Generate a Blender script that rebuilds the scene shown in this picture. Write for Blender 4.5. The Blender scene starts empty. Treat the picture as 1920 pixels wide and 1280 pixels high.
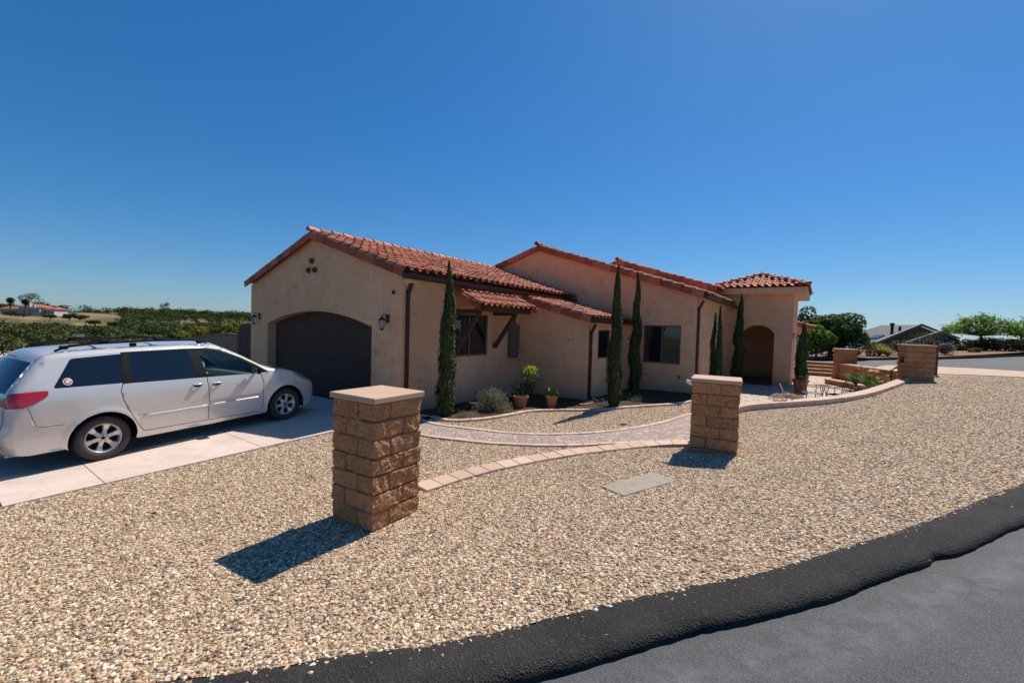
import bpy, bmesh, math, random
import numpy as np
from mathutils import Vector, Matrix, noise
from mathutils.geometry import delaunay_2d_cdt
random.seed(7); RNG = np.random.default_rng(7)
SC = bpy.context.scene; COL = SC.collection
# ---------------------------------------------------------------- camera
FPX, PITCH, ROLL, YAW = 814.96, .0334, .0293, .6182
CAM = np.array([7.977, -6.780, 2.144])
_F = np.array([-math.sin(YAW), math.cos(YAW), 0]); _R = np.array([math.cos(YAW), math.sin(YAW), 0]); _U = np.array([0, 0, 1.])
F2 = _F*math.cos(PITCH)-_U*math.sin(PITCH); U2 = _U*math.cos(PITCH)+_F*math.sin(PITCH)
R3 = _R*math.cos(ROLL)+U2*math.sin(ROLL); U3 = U2*math.cos(ROLL)-_R*math.sin(ROLL)
cd = bpy.data.cameras.new('camera'); cam = bpy.data.objects.new('camera', cd); COL.objects.link(cam)
cam.matrix_world = Matrix(((R3[0], U3[0], -F2[0], CAM[0]), (R3[1], U3[1], -F2[1], CAM[1]), (R3[2], U3[2], -F2[2], CAM[2]), (0, 0, 0, 1)))
cd.sensor_width = 36; cd.lens = FPX/1920*36; cd.clip_start = .05; cd.clip_end = 9000
cd.dof.use_dof = True; cd.dof.focus_distance = 5.5; cd.dof.aperture_fstop = 6.3
SC.camera = cam
# ---------------------------------------------------------------- light
SUN_AZ, SUN_EL = 86.0, 53.0           # degrees: azimuth counted from +X towards +Y
W = bpy.data.worlds.new('World'); SC.world = W; W.use_nodes = True
wn = W.node_tree; wn.nodes.clear()
sky = wn.nodes.new('ShaderNodeTexSky'); sky.sky_type = 'NISHITA'; sky.sun_disc = False
sky.sun_elevation = math.radians(SUN_EL); sky.sun_rotation = math.radians(90-SUN_AZ)
sky.altitude = 100; sky.air_density = 1.0; sky.dust_density = .35; sky.ozone_density = 4.0
gm = wn.nodes.new('ShaderNodeGamma'); gm.inputs[1].default_value = .75
mm = wn.nodes.new('ShaderNodeMix'); mm.data_type = 'RGBA'; mm.blend_type = 'MULTIPLY'; mm.inputs[0].default_value = 1; mm.inputs[7].default_value = (.83, 1.05, 1.32, 1)
hs = wn.nodes.new('ShaderNodeHueSaturation'); hs.inputs['Saturation'].default_value = 1.26
bg = wn.nodes.new('ShaderNodeBackground'); bg.inputs[1].default_value = .103
wo = wn.nodes.new('ShaderNodeOutputWorld')
wn.links.new(sky.outputs[0], gm.inputs[0]); wn.links.new(gm.outputs[0], mm.inputs[6]); wn.links.new(mm.outputs[2], hs.inputs['Color']); wn.links.new(hs.outputs[0], bg.inputs[0]); wn.links.new(bg.outputs[0], wo.inputs[0])
sd = bpy.data.lights.new('sun', 'SUN'); sun = bpy.data.objects.new('sun', sd); COL.objects.link(sun)
sd.energy = 5.0; sd.angle = math.radians(.5); sd.color = (1, .93, .83)
_a, _e = math.radians(SUN_AZ), math.radians(SUN_EL)
SUNV = Vector((math.cos(_a)*math.cos(_e), math.sin(_a)*math.cos(_e), math.sin(_e)))
sun.rotation_euler = SUNV.to_track_quat('Z', 'Y').to_euler(); sun.location = (0, 0, 30)
SC.view_settings.view_transform = 'Standard'; SC.view_settings.look = 'None'
SC.view_settings.exposure = .2; SC.view_settings.gamma = 1
SC.cycles.max_bounces = 6; SC.cycles.transparent_max_bounces = 12; SC.cycles.use_denoising = True
# ---------------------------------------------------------------- survey helpers: sight lines of the photograph
def ray(px, py): return F2+R3*(px-960)/FPX-U3*(py-640)/FPX
def at(px, py, D): return CAM+D*ray(px, py)
def onz(px, py, z): d = ray(px, py); return CAM+(z-CAM[2])/d[2]*d
def onx(px, py, x): d = ray(px, py); return CAM+(x-CAM[0])/d[0]*d
def ony(px, py, y): d = ray(px, py); return CAM+(y-CAM[1])/d[1]*d
def smax(a, b, k):
    m = max(a, b); return m+k*math.log(math.exp((a-m)/k)+math.exp((b-m)/k))
def zdrive(y): return max(-.16, min(.03, -.097+.031*(y+4.97)))
def G(x, y):            # gravel surface of the front lot
    pl = -.06+.0839*(x-4.35)+.0193*(y+4.0)
    g = smax(pl, zdrive(y)-.008, .10)-.02
    return -smax(-g, -.98, .06)
def Gin(x, y):          # the lower ground inside the kerb, towards the house
    return -smax(-G(x, y), -.09, .04)
def hit(px, py, fn, off=0.):
    d = ray(px, py); t = .5; st = .05
    while t < 300:
        P = CAM+t*d
        if P[2] <= fn(P[0], P[1])+off:
            if st < .002: return P
            t -= st; st /= 5
        t += st
    return P
def poly(pts, fn=G, off=0.): return [tuple(hit(x, y, fn, off)[:2]) for x, y in pts]
def smooth2(p, n=2):
    p = [Vector(q) for q in p]
    for _ in range(n):
        o = [p[0]]
        for a, b in zip(p[:-1], p[1:]): o += [a*.75+b*.25, a*.25+b*.75]
        p = o+[p[-1]]
    return p
# ---------------------------------------------------------------- object helpers
def setp(o, label=None, cat=None, group=None, kind=None):
    if label: o['label'] = label
    if cat: o['category'] = cat
    if group: o['group'] = group
    if kind: o['kind'] = kind
    return o
def empty(name, loc=(0, 0, 0), rz=0, label=None, cat=None, group=None):
    o = bpy.data.objects.new(name, None); COL.objects.link(o); o.location = loc; o.rotation_euler = (0, 0, rz)
    o.empty_display_size = .2
    return setp(o, label, cat, group)
def link(name, me, mat, parent=None, smooth=False):
    o = bpy.data.objects.new(name, me); COL.objects.link(o)
    if mat:
        for m in (mat if isinstance(mat, (list, tuple)) else [mat]): me.materials.append(m)
    if parent: o.parent = parent
    if smooth and len(me.polygons): me.polygons.foreach_set('use_smooth', [True]*len(me.polygons))
    return o
def mesh(name, V, Fc, mat, parent=None, smooth=False, attr=None):
    me = bpy.data.meshes.new(name); me.from_pydata([tuple(v) for v in V], [], [tuple(f) for f in Fc])
    me.update()
    if attr is not None:
        a = me.attributes.new('var', 'FLOAT', 'FACE'); a.data.foreach_set('value', np.asarray(attr, dtype=np.float32))
    return link(name, me, mat, parent, smooth)
class MB:               # collects simple shapes and links them as ONE mesh
    def __init__(s): s.v = []; s.f = []; s.a = []
    def add(s, V, Fc, a=0.):
        n = len(s.v); s.v += [tuple(v) for v in V]; s.f += [tuple(i+n for i in f) for f in Fc]; s.a += [a]*len(Fc); return s
    def box(s, c, d, rz=0, ch=0., a=0., M=None):
        x, y, z = [q/2 for q in d]; h = min(ch, x*.9, y*.9, z*.9)
        if h > 0:
            V = []
            for sx in (-1, 1):
                for sy in (-1, 1):
                    for sz in (-1, 1):
                        V += [(sx*(x-h), sy*(y-h), sz*z), (sx*(x-h), sy*y, sz*(z-h)), (sx*x, sy*(y-h), sz*(z-h))]
            bm = bmesh.new()
            for v in V: bm.verts.new(v)
            r = bmesh.ops.convex_hull(bm, input=bm.verts); bm.verts.index_update()
            V = [v.co.copy() for v in bm.verts]; Fc = [[v.index for v in f.verts] for f in bm.faces]; bm.free()
        else:
            V = [(sx*x, sy*y, sz*z) for sx in (-1, 1) for sy in (-1, 1) for sz in (-1, 1)]
            Fc = [(0, 1, 3, 2), (4, 6, 7, 5), (0, 4, 5, 1), (2, 3, 7, 6), (0, 2, 6, 4), (1, 5, 7, 3)]
        R = M if M is not None else Matrix.Rotation(rz, 3, 'Z')
        return s.add([Vector(c)+R@Vector(v) for v in V], Fc, a)
    def bar(s, p, q, w, h, up=(0, 0, 1), a=0., ch=0.):
        p, q = Vector(p), Vector(q); d = (q-p); L = d.length; d = d/L; u = Vector(up)
        r = d.cross(u).normalized(); u = r.cross(d)
        M = Matrix((d, r, u)).transposed()
        return s.box((p+q)/2, (L, w, h), M=M, a=a, ch=ch)
    def tube(s, pts, r, n=8, a=0., cap=True):
        pts = [Vector(p) for p in pts]; rs = r if isinstance(r, (list, tuple)) else [r]*len(pts)
        V = []; Fc = []; ref = None
        for i, p in enumerate(pts):
            d = (pts[min(i+1, len(pts)-1)]-pts[max(i-1, 0)]).normalized()
            if ref is None: ref = Vector((1, 0, 0)) if abs(d.x) < .8 else Vector((0, 1, 0))
            x = (ref-d*ref.dot(d)).normalized(); ref = x; y = d.cross(x)
            for k in range(n):
                t = 2*math.pi*k/n; V.append(p+(x*math.cos(t)+y*math.sin(t))*rs[i])
        for i in range(len(pts)-1):
            for k in range(n):
                Fc.append((i*n+k, i*n+(k+1) % n, (i+1)*n+(k+1) % n, (i+1)*n+k))
        if cap: Fc += [tuple(range(n))[::-1], tuple(range((len(pts)-1)*n, len(pts)*n))]
        return s.add(V, Fc, a)
    def lathe(s, prof, c=(0, 0, 0), n=24, M=None, a=0., closed=False):
        V = []; Fc = []; M = M or Matrix.Identity(3); m = len(prof)
        for k in range(n):
            t = 2*math.pi*k/n
            for r, z in prof: V.append(Vector(c)+M@Vector((r*math.cos(t), r*math.sin(t), z)))
        for k in range(n):
            k2 = (k+1) % n
            for i in range(m if closed else m-1):
                j = (i+1) % m
                Fc.append((k*m+i, k2*m+i, k2*m+j, k*m+j))
        return s.add(V, Fc, a)
    def prism(s, P2, o, u, v, w, t0, t1, a=0.):   # polygon in the u,v plane, extruded along w from t0 to t1
        o, u, v, w = map(Vector, (o, u, v, w)); n = len(P2)
        V = [o+u*p[0]+v*p[1]+w*t0 for p in P2]+[o+u*p[0]+v*p[1]+w*t1 for p in P2]
        Fc = [tuple(range(n))[::-1], tuple(range(n, 2*n))]+[(i, (i+1) % n, n+(i+1) % n, n+i) for i in range(n)]
        return s.add(V, Fc, a)
    def build(s, name, mat, parent=None, smooth=False, fix=True):
        o = mesh(name, s.v, s.f, mat, parent, smooth, s.a)
        if fix:
            bm = bmesh.new(); bm.from_mesh(o.data); bmesh.ops.recalc_face_normals(bm, faces=bm.faces); bm.to_mesh(o.data); bm.free()
        return o
def inside(p, P):
    x, y = p; c = False; j = len(P)-1
    for i in range(len(P)):
        xi, yi = P[i][0], P[i][1]; xj, yj = P[j][0], P[j][1]
        if (yi > y) != (yj > y) and x < (xj-xi)*(y-yi)/(yj-yi)+xi: c = not c
        j = i
    return c
def cdt(loops, grid=None, lines=(), keep=None):
    """constrained triangulation of closed loops (+ open lines) with interior grid points"""
    V = []; E = []
    for L in loops:
        n = len(V); V += [Vector((p[0], p[1])) for p in L]; E += [(n+i, n+(i+1) % len(L)) for i in range(len(L))]
    for L in lines:
        n = len(V); V += [Vector((p[0], p[1])) for p in L]; E += [(n+i, n+i+1) for i in range(len(L)-1)]
    if grid:
        x0 = min(p[0] for p in loops[0]); x1 = max(p[0] for p in loops[0]); y0 = min(p[1] for p in loops[0]); y1 = max(p[1] for p in loops[0])
        gx = x0+grid/2; r = 0
        while gx < x1:
            gy = y0+grid/2+(grid/2 if r % 2 else 0)
            while gy < y1: V.append(Vector((gx, gy))); gy += grid
            gx += grid*.87; r += 1
    v, e, f, *_ = delaunay_2d_cdt(V, E, [], 0, 1e-5)
    out = []
    for t in f:
        c = sum((v[i] for i in t), Vector((0, 0)))/len(t)
        if keep(c): out.append(tuple(t))
    used = sorted({i for t in out for i in t}); mp = {k: i for i, k in enumerate(used)}
    return [v[i] for i in used], [tuple(mp[i] for i in t) for t in out]
def sheet(name, loops, zf, mat, grid=.4, keep=None, parent=None, lines=(), skirt=0.):
    k = keep or (lambda c: inside(c, loops[0]))
    v, f = cdt(loops, grid, lines, k)
    V = [(p.x, p.y, zf(p.x, p.y)) for p in v]; Fc = []
    for t in f:
        a, b, c = (Vector(V[i]) for i in t[:3])
        Fc.append(t if (b-a).cross(c-a).z > 0 else t[::-1])
    if skirt:
        cnt = {}
        for t in Fc:
            for i in range(len(t)):
                e = (t[i], t[(i+1) % len(t)]); cnt[e] = cnt.get(e, 0)+1
        bd = [e for e in cnt if (e[1], e[0]) not in cnt]; n = len(V); mp = {}
        for a, b in bd:
            for i in (a, b):
                if i not in mp: mp[i] = len(V); V.append((V[i][0], V[i][1], V[i][2]-skirt))
            Fc.append((b, a, mp[a], mp[b]))
    return mesh(name, V, Fc, mat, parent, True)
# ---------------------------------------------------------------- materials
class NT:
    def __init__(s, name):
        s.m = bpy.data.materials.new(name); s.m.use_nodes = True; s.t = s.m.node_tree; s.t.nodes.clear()
        s.out = s.n('ShaderNodeOutputMaterial'); s.b = s.n('ShaderNodeBsdfPrincipled'); s.l(s.b.outputs[0], s.out.inputs[0])
    def n(s, t, **k):
        q = s.t.nodes.new(t)
        for a, b in k.items(): setattr(q, a, b)
        return q
    def l(s, a, b): s.t.links.new(a, b)
    def val(s, sock, v):
        if isinstance(v, bpy.types.NodeSocket): s.l(v, sock)
        else: sock.default_value = v
    def co(s, kind='Object', scale=None):
        t = s.n('ShaderNodeTexCoord').outputs[kind]
        if scale:
            m = s.n('ShaderNodeMapping'); m.inputs['Scale'].default_value = scale; s.l(t, m.inputs[0]); t = m.outputs[0]
        return t
    def pos(s): return s.n('ShaderNodeNewGeometry').outputs['Position']
    def noise(s, vec, scale, detail=4, rough=.55, dist=0.):
        q = s.n('ShaderNodeTexNoise'); s.l(vec, q.inputs['Vector']); q.inputs['Scale'].default_value = scale
        q.inputs['Detail'].default_value = detail; q.inputs['Roughness'].default_value = rough; q.inputs['Distortion'].default_value = dist
        return q.outputs[0]
    def vor(s, vec, scale, feature='F1', rnd=1.):
        q = s.n('ShaderNodeTexVoronoi', feature=feature); s.l(vec, q.inputs['Vector']); q.inputs['Scale'].default_value = scale
        q.inputs['Randomness'].default_value = rnd; return q
    def ramp(s, fac, stops, interp='LINEAR'):
        q = s.n('ShaderNodeValToRGB'); e = q.color_ramp.elements; q.color_ramp.interpolation = interp
        while len(e) < len(stops): e.new(.5)
        for i, (p, c) in enumerate(stops): e[i].position = p; e[i].color = tuple(c)+(1,) if len(c) == 3 else c
        s.val(q.inputs[0], fac); return q.outputs[0]
    def mix(s, f, a, b, mode='MIX'):
        q = s.n('ShaderNodeMix', data_type='RGBA', blend_type=mode)
        s.val(q.inputs[0], f)
        for i, v in ((6, a), (7, b)):
            if isinstance(v, tuple) and len(v) == 3: v = v+(1,)
            s.val(q.inputs[i], v)
        return q.outputs[2]
    def math(s, op, a, b=0., c=0.):
        q = s.n('ShaderNodeMath', operation=op)
        s.val(q.inputs[0], a); s.val(q.inputs[1], b); s.val(q.inputs[2], c); return q.outputs[0]
    def attr(s, name, typ='GEOMETRY'):
        q = s.n('ShaderNodeAttribute', attribute_name=name, attribute_type=typ); return q
    def bump(s, h, strength=.5, dist=.01, prev=None):
        q = s.n('ShaderNodeBump'); q.inputs['Strength'].default_value = strength; q.inputs['Distance'].default_value = dist
        s.l(h, q.inputs['Height'])
        if prev: s.l(prev, q.inputs['Normal'])
        return q.outputs[0]
    def fin(s, col=None, rough=.8, nor=None, metal=0., spec=.5, coat=0.):
        b = s.b.inputs
        if col is not None: s.val(b['Base Color'], tuple(col)+(1,) if isinstance(col, tuple) and len(col) == 3 else col)
        s.val(b['Roughness'], rough); s.val(b['Metallic'], metal); b['Specular IOR Level'].default_value = spec
        if coat: b['Coat Weight'].default_value = coat; b['Coat Roughness'].default_value = .04
        if nor: s.l(nor, b['Normal'])
        return s.m
def plain(name, c, rough=.6, metal=0., spec=.5, var=.12, sc=9., bump=0., coat=0.):
    t = NT(name); p = t.co(); n = t.noise(p, sc, 5)
    d = tuple(q*(1-var) for q in c); u = tuple(min(1, q*(1+var)) for q in c)
    col = t.ramp(n, [(.3, d), (.7, u)])
    nor = t.bump(t.noise(p, sc*6, 3), bump, .004) if bump else None
    return t.fin(col, rough, nor, metal, spec, coat)
M = {}
# stucco: trowelled, blotchy warm tan
t = NT('stucco'); p = t.pos()
n1 = t.noise(p, .7, 6, .65, .3); n2 = t.noise(p, 2.6, 7, .68); n3 = t.noise(p, 45, 4, .6)
c = t.ramp(n1, [(.32, (.68, .345, .185)), (.5, (.80, .445, .245)), (.68, (.86, .53, .31))]); c = t.mix(t.ramp(n2, [(.42, (0, 0, 0)), (.66, (.75, .75, .75))]), c, (.67, .345, .19))
c = t.mix(.28, c, t.ramp(n3, [(.3, (.50, .25, .14)), (.7, (.88, .58, .36))]))
gz = t.n('ShaderNodeSeparateXYZ'); t.l(p, gz.inputs[0])
low = t.math('ADD', gz.outputs[2], t.math('MULTIPLY', n2, .5)); dirt = t.ramp(low, [(.25, (1, 1, 1)), (.75, (0, 0, 0))])
c = t.mix(t.math('MULTIPLY', dirt, .5), c, (.25, .165, .115))
mp = t.n('ShaderNodeMapping'); mp.inputs['Scale'].default_value = (5, 5, .35); t.l(p, mp.inputs[0]); drip = t.ramp(t.noise(mp.outputs[0], 1.6, 5, .7), [(.56, (0, 0, 0)), (.72, (.5, .5, .5))])
c = t.mix(t.math('MULTIPLY', drip, t.ramp(n1, [(.4, (0, 0, 0)), (.6, (1, 1, 1))])), c, (.36, .235, .16))
ck = t.vor(p, .55, 'DISTANCE_TO_EDGE'); wp = t.n('ShaderNodeVectorMath', operation='ADD'); wq = t.n('ShaderNodeTexNoise'); wq.inputs['Scale'].default_value = 3; t.l(p, wq.inputs['Vector']); t.l(p, wp.inputs[0]); t.l(wq.outputs['Color'], wp.inputs[1]); t.l(wp.outputs[0], ck.inputs['Vector'])
crk = t.ramp(ck.outputs['Distance'], [(.002, (.55, .55, .55)), (.006, (0, 0, 0))]); c = t.mix(crk, c, (.2, .13, .09))
M['stucco'] = t.fin(c, .92, t.bump(n3, .5, .008, t.bump(n2, .5, .03)), spec=.2)
t = NT('soffit_stucco'); p = t.pos(); n = t.noise(p, 5, 5)
M['soffit'] = t.fin(t.ramp(n, [(.3, (.62, .42, .25)), (.7, (.72, .50, .31))]), .9, t.bump(t.noise(p, 50, 3), .3, .005), spec=.2)
# barrel tiles: colour per tile + mottling
def tile_mat(name, base, dark):
    t = NT(name); p = t.pos(); a = t.attr('var').outputs['Fac']
    c = t.ramp(a, [(0, tuple(q*.55 for q in base)), (.3, tuple(q*.85 for q in base)), (.6, base), (.85, (base[0]*1.25, base[1]*1.35, base[2]*1.4)), (1, (base[0]*1.3, base[1]*1.7, base[2]*1.9))])
    n = t.noise(p, 14, 6, .65); c = t.mix(t.ramp(n, [(.45, (0, 0, 0)), (.75, (.55, .55, .55))]), c, dark)
    n2 = t.noise(p, 3, 4); c = t.mix(t.ramp(n2, [(.5, (0, 0, 0)), (.8, (.35, .35, .35))]), c, (.36, .22, .16))
    return t.fin(c, .72, t.bump(t.noise(p, 70, 4), .35, .004), spec=.35)
M['tile'] = tile_mat('clay_tile', (.60, .21, .105), (.20, .075, .045))
M['tile_edge'] = tile_mat('clay_rake_tile', (.40, .095, .042), (.18, .06, .03))
M['door'] = plain('garage_door_paint', (.075, .042, .030), .75, var=.1, sc=2, bump=.1, spec=.2)
M['bronze'] = plain('dark_bronze_metal', (.05, .022, .016), .42, .2, var=.15, sc=6)
M['frame'] = plain('window_frame_metal', (.10, .085, .078), .5, var=.1)
M['framedk'] = plain('dark_window_frame', (.045, .032, .028), .5, var=.1)
M['iron'] = plain('black_iron', (.015, .015, .016), .45, .3)
M['timber'] = plain('dark_timber', (.062, .040, .028), .8, var=.4, sc=14, bump=.5)
t = NT('window_glass'); M['glass'] = t.fin((.012, .015, .02), .03, spec=.8)
t = NT('lantern_glass'); t.b.inputs['Transmission Weight'].default_value = .8; M['lglass'] = t.fin((.75, .75, .7), .15)
M['panelgrey'] = plain('meter_box_paint', (.10, .095, .075), .55, var=.1)
M['white'] = plain('white_paint', (.7, .7, .68), .5, var=.05)
# gravel
def pebble_ramp(t, a):
    return t.ramp(a, [(0, (.02, .016, .012)), (.14, (.08, .055, .036)), (.26, (.28, .155, .075)), (.40, (.54, .335, .17)), (.52, (.72, .51, .30)), (.63, (.44, .21, .105)), (.72, (.82, .63, .41)), (.88, (.94, .83, .64)), (1, (.14, .09, .06))])
t = NT('gravel'); p = t.pos()
warp = t.noise(p, 30, 2); wv = t.n('ShaderNodeVectorMath', operation='ADD'); ws = t.n('ShaderNodeVectorMath', operation='SCALE'); t.l(warp, ws.inputs[0]); ws.inputs['Scale'].default_value = .02
t.l(p, wv.inputs[0]); t.l(ws.outputs[0], wv.inputs[1]); pw = wv.outputs[0]
v1 = t.vor(pw, 44); v2 = t.vor(pw, 95)
c1 = pebble_ramp(t, t.n('ShaderNodeSeparateColor').outputs[0]); sep = [q for q in t.t.nodes if q.bl_idname == 'ShaderNodeSeparateColor'][-1]; t.l(v1.outputs['Color'], sep.inputs[0])
sep2 = t.n('ShaderNodeSeparateColor'); t.l(v2.outputs['Color'], sep2.inputs[0]); c2 = pebble_ramp(t, sep2.outputs[0])
c = t.mix(t.ramp(t.noise(p, 9, 2), [(.4, (0, 0, 0)), (.6, (1, 1, 1))]), c1, c2)
gap = t.ramp(v1.outputs['Distance'], [(.0, (0, 0, 0)), (.55, (0, 0, 0)), (.95, (1, 1, 1))])
c = t.mix(t.math('MULTIPLY', gap, .9), c, (.045, .03, .02))
big = t.noise(p, .55, 4, .6); c = t.mix(t.ramp(big, [(.42, (0, 0, 0)), (.72, (.3, .3, .3))]), c, (.26, .18, .125))
hgt = t.math('SUBTRACT', 1., v1.outputs['Distance'])
M['gravel'] = t.fin(c, .85, t.bump(t.math('SUBTRACT', 1., v2.outputs['Distance']), .3, .006, t.bump(hgt, .9, .016)), spec=.25)
t = NT('pebble'); a = t.attr('peb', 'INSTANCER').outputs['Fac']
c = pebble_ramp(t, a); p = t.co(); c = t.mix(.3, c, t.ramp(t.noise(p, 2, 3), [(.3, (.28, .19, .12)), (.7, (.8, .66, .5))]))
M['pebble'] = t.fin(c, .75, spec=.3)
# asphalt
t = NT('asphalt'); p = t.pos(); n = t.noise(p, .7, 6, .6); g = t.noise(p, 160, 3, .7); v = t.vor(p, 110)
c = t.ramp(n, [(.34, (.022, .022, .023)), (.66, (.060, .060, .062))]); c = t.mix(.5, c, t.ramp(g, [(.38, (.015, .015, .017)), (.62, (.13, .13, .131))]))
c = t.mix(t.ramp(t.noise(p, .23, 5, .65, .8), [(.52, (0, 0, 0)), (.62, (.35, .35, .35))]), c, (.10, .10, .104))
agg = t.vor(p, 230); asp_ = t.n('ShaderNodeSeparateColor'); t.l(agg.outputs['Color'], asp_.inputs[0]); c = t.mix(t.ramp(asp_.outputs[0], [(.78, (0, 0, 0)), (.86, (.5, .5, .5))]), c, (.20, .197, .195))
cw = t.n('ShaderNodeTexNoise'); cw.inputs['Scale'].default_value = 1.7; cw.inputs['Detail'].default_value = 5; t.l(p, cw.inputs['Vector']); cs = t.n('ShaderNodeVectorMath', operation='ADD'); t.l(p, cs.inputs[0]); t.l(cw.outputs['Color'], cs.inputs[1]); ce = t.vor(cs.outputs[0], .45, 'DISTANCE_TO_EDGE')
c = t.mix(t.math('MULTIPLY', t.ramp(ce.outputs['Distance'], [(.003, (1, 1, 1)), (.010, (0, 0, 0))]), t.ramp(t.noise(p, .6, 3), [(.45, (0, 0, 0)), (.6, (.8, .8, .8))])), c, (.02, .02, .02))
du_ = t.attr('dust').outputs['Fac']; c = t.mix(t.math('MULTIPLY', t.math('MULTIPLY', du_, .5), t.ramp(t.noise(p, 5, 6, .7), [(.4, (0, 0, 0)), (.62, (1, 1, 1))])), c, (.18, .18, .19))
M['asphalt'] = t.fin(c, .82, t.bump(v.outputs['Distance'], .5, .006, t.bump(t.noise(p, 6, 4), .25, .02)), spec=.4)
t = NT('berm_asphalt'); p = t.pos(); g = t.noise(p, 120, 3, .7); n = t.noise(p, 2.2, 6, .65)
c = t.ramp(n, [(.3, (.011, .010, .010)), (.7, (.027, .024, .023))]); c = t.mix(.4, c, t.ramp(g, [(.35, (.008, .008, .008)), (.68, (.07, .063, .06))]))
ba = t.vor(p, 70); bs_ = t.n('ShaderNodeSeparateColor'); t.l(ba.outputs['Color'], bs_.inputs[0]); c = t.mix(t.ramp(bs_.outputs[0], [(.9, (0, 0, 0)), (.94, (.4, .4, .4))]), c, (.09, .082, .075))
c = t.mix(t.ramp(t.noise(p, .9, 6, .7), [(.5, (0, 0, 0)), (.75, (.45, .45, .45))]), c, (.075, .062, .055))
M['berm'] = t.fin(c, .9, t.bump(ba.outputs['Distance'], .9, .010, t.bump(n, .7, .035)), spec=.25)
# concrete
t = NT('concrete'); p = t.pos(); n = t.noise(p, .9, 6, .65); g = t.noise(p, 60, 4)
c = t.ramp(n, [(.3, (.54, .42, .345)), (.7, (.74, .60, .51))]); c = t.mix(.15, c, t.ramp(g, [(.3, (.3, .24, .2)), (.7, (.7, .6, .52))]))
st = t.noise(p, 2.6, 6, .7, .6); c = t.mix(t.ramp(st, [(.52, (0, 0, 0)), (.72, (.5, .5, .5))]), c, (.36, .285, .24))
M['concrete'] = t.fin(c, .85, t.bump(g, .25, .003), spec=.3)
M['lid'] = plain('concrete_lid', (.31, .265, .20), .85, var=.15, sc=14, bump=.3)
# tan block and paver
t = NT('paver'); p = t.pos(); a = t.attr('var').outputs['Fac']; g = t.noise(p, 50, 5)
c = t.ramp(a, [(0, (.50, .33, .235)), (.5, (.58, .405, .30)), (1, (.64, .47, .36))]); c = t.mix(.25, c, t.ramp(g, [(.3, (.36, .24, .17)), (.7, (.72, .55, .43))]))
M['paver'] = t.fin(c, .85, t.bump(g, .3, .004), spec=.25)
t = NT('split_block'); p = t.co(); a = t.attr('var').outputs['Fac']; g = t.noise(p, 38, 6, .7); n = t.noise(p, 6, 4)
c = t.ramp(a, [(0, (.31, .125, .048)), (.35, (.47, .195, .075)), (.7, (.56, .255, .105)), (1, (.36, .165, .08))])
c = t.mix(t.ramp(n, [(.45, (0, 0, 0)), (.65, (.7, .7, .7))]), c, (.62, .27, .09)); c = t.mix(.5, c, t.ramp(g, [(.34, (.09, .045, .024)), (.7, (.62, .40, .23))]))
M['block'] = t.fin(c, .9, t.bump(g, .7, .008), spec=.2)
M['mortar'] = plain('block_shadow_gap', (.10, .065, .045), .95)
t = NT('smooth_cap'); p = t.co(); g = t.noise(p, 90, 5)
M['cap'] = t.fin(t.mix(.25, t.ramp(t.noise(p, 4, 4), [(.3, (.45, .30, .20)), (.7, (.56, .385, .26))]), t.ramp(g, [(.3, (.36, .24, .16)), (.7, (.66, .48, .35))])), .8, t.bump(g, .2, .003), spec=.25)
# cobble path
t = NT('cobble'); p = t.pos(); v = t.vor(p, 8.2, rnd=.85); e = t.vor(p, 8.2, 'DISTANCE_TO_EDGE', .85)
sp = t.n('ShaderNodeSeparateColor'); t.l(v.outputs['Color'], sp.inputs[0])
c = t.ramp(sp.outputs[0], [(0, (.30, .21, .18)), (.2, (.42, .30, .25)), (.4, (.27, .24, .25)), (.6, (.50, .37, .29)), (.75, (.38, .26, .26)), (.9, (.55, .42, .32)), (1, (.28, .26, .26))], 'CONSTANT')
gm = t.ramp(e.outputs['Distance'], [(.02, (1, 1, 1)), (.09, (0, 0, 0))]); c = t.mix(.25, c, t.ramp(t.noise(p, 40, 4), [(.3, (.2, .15, .13)), (.7, (.62, .5, .42))])); c = t.mix(gm, c, (.36, .28, .215))
hh = t.ramp(e.outputs['Distance'], [(.0, (0, 0, 0)), (.14, (1, 1, 1))])
M['cobble'] = t.fin(c, .8, t.bump(hh, .8, .02), spec=.3)
t = NT('flagstone'); p = t.pos(); v = t.vor(p, 2.4, rnd=.8); e = t.vor(p, 2.4, 'DISTANCE_TO_EDGE', .8); sp = t.n('ShaderNodeSeparateColor'); t.l(v.outputs['Color'], sp.inputs[0])
c = t.ramp(sp.outputs[0], [(0, (.42, .31, .25)), (.5, (.52, .41, .33)), (1, (.46, .34, .28))]); c = t.mix(t.ramp(e.outputs['Distance'], [(.015, (1, 1, 1)), (.05, (0, 0, 0))]), c, (.25, .18, .14))
M['flag'] = t.fin(c, .8, t.bump(t.ramp(e.outputs['Distance'], [(0, (0, 0, 0)), (.05, (1, 1, 1))]), .5, .012), spec=.3)
t = NT('mulch'); p = t.pos(); v = t.vor(p, 38); c = t.ramp(v.outputs['Distance'], [(.1, (.19, .12, .08)), (.7, (.05, .033, .024))])
M['mulch'] = t.fin(c, .95, t.bump(v.outputs['Distance'], 1., .02), spec=.1)
t = NT('bark_ground'); p = t.pos(); v = t.vor(p, 9); c = t.ramp(t.noise(p, 1.5, 5), [(.3, (.20, .105, .065)), (.7, (.32, .175, .115))])
M['barkground'] = t.fin(c, .95, t.bump(v.outputs['Distance'], .7, .03), spec=.1)
M['shoulder'] = plain('sandy_shoulder', (.52, .38, .28), .9, var=.12, sc=3, bump=.4, spec=.15)
M['terracotta'] = plain('terracotta', (.43, .15, .065), .75, var=.2, sc=12, bump=.2)
M['soil'] = plain('soil', (.05, .035, .025), .95, var=.4, sc=30, bump=.6)
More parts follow.
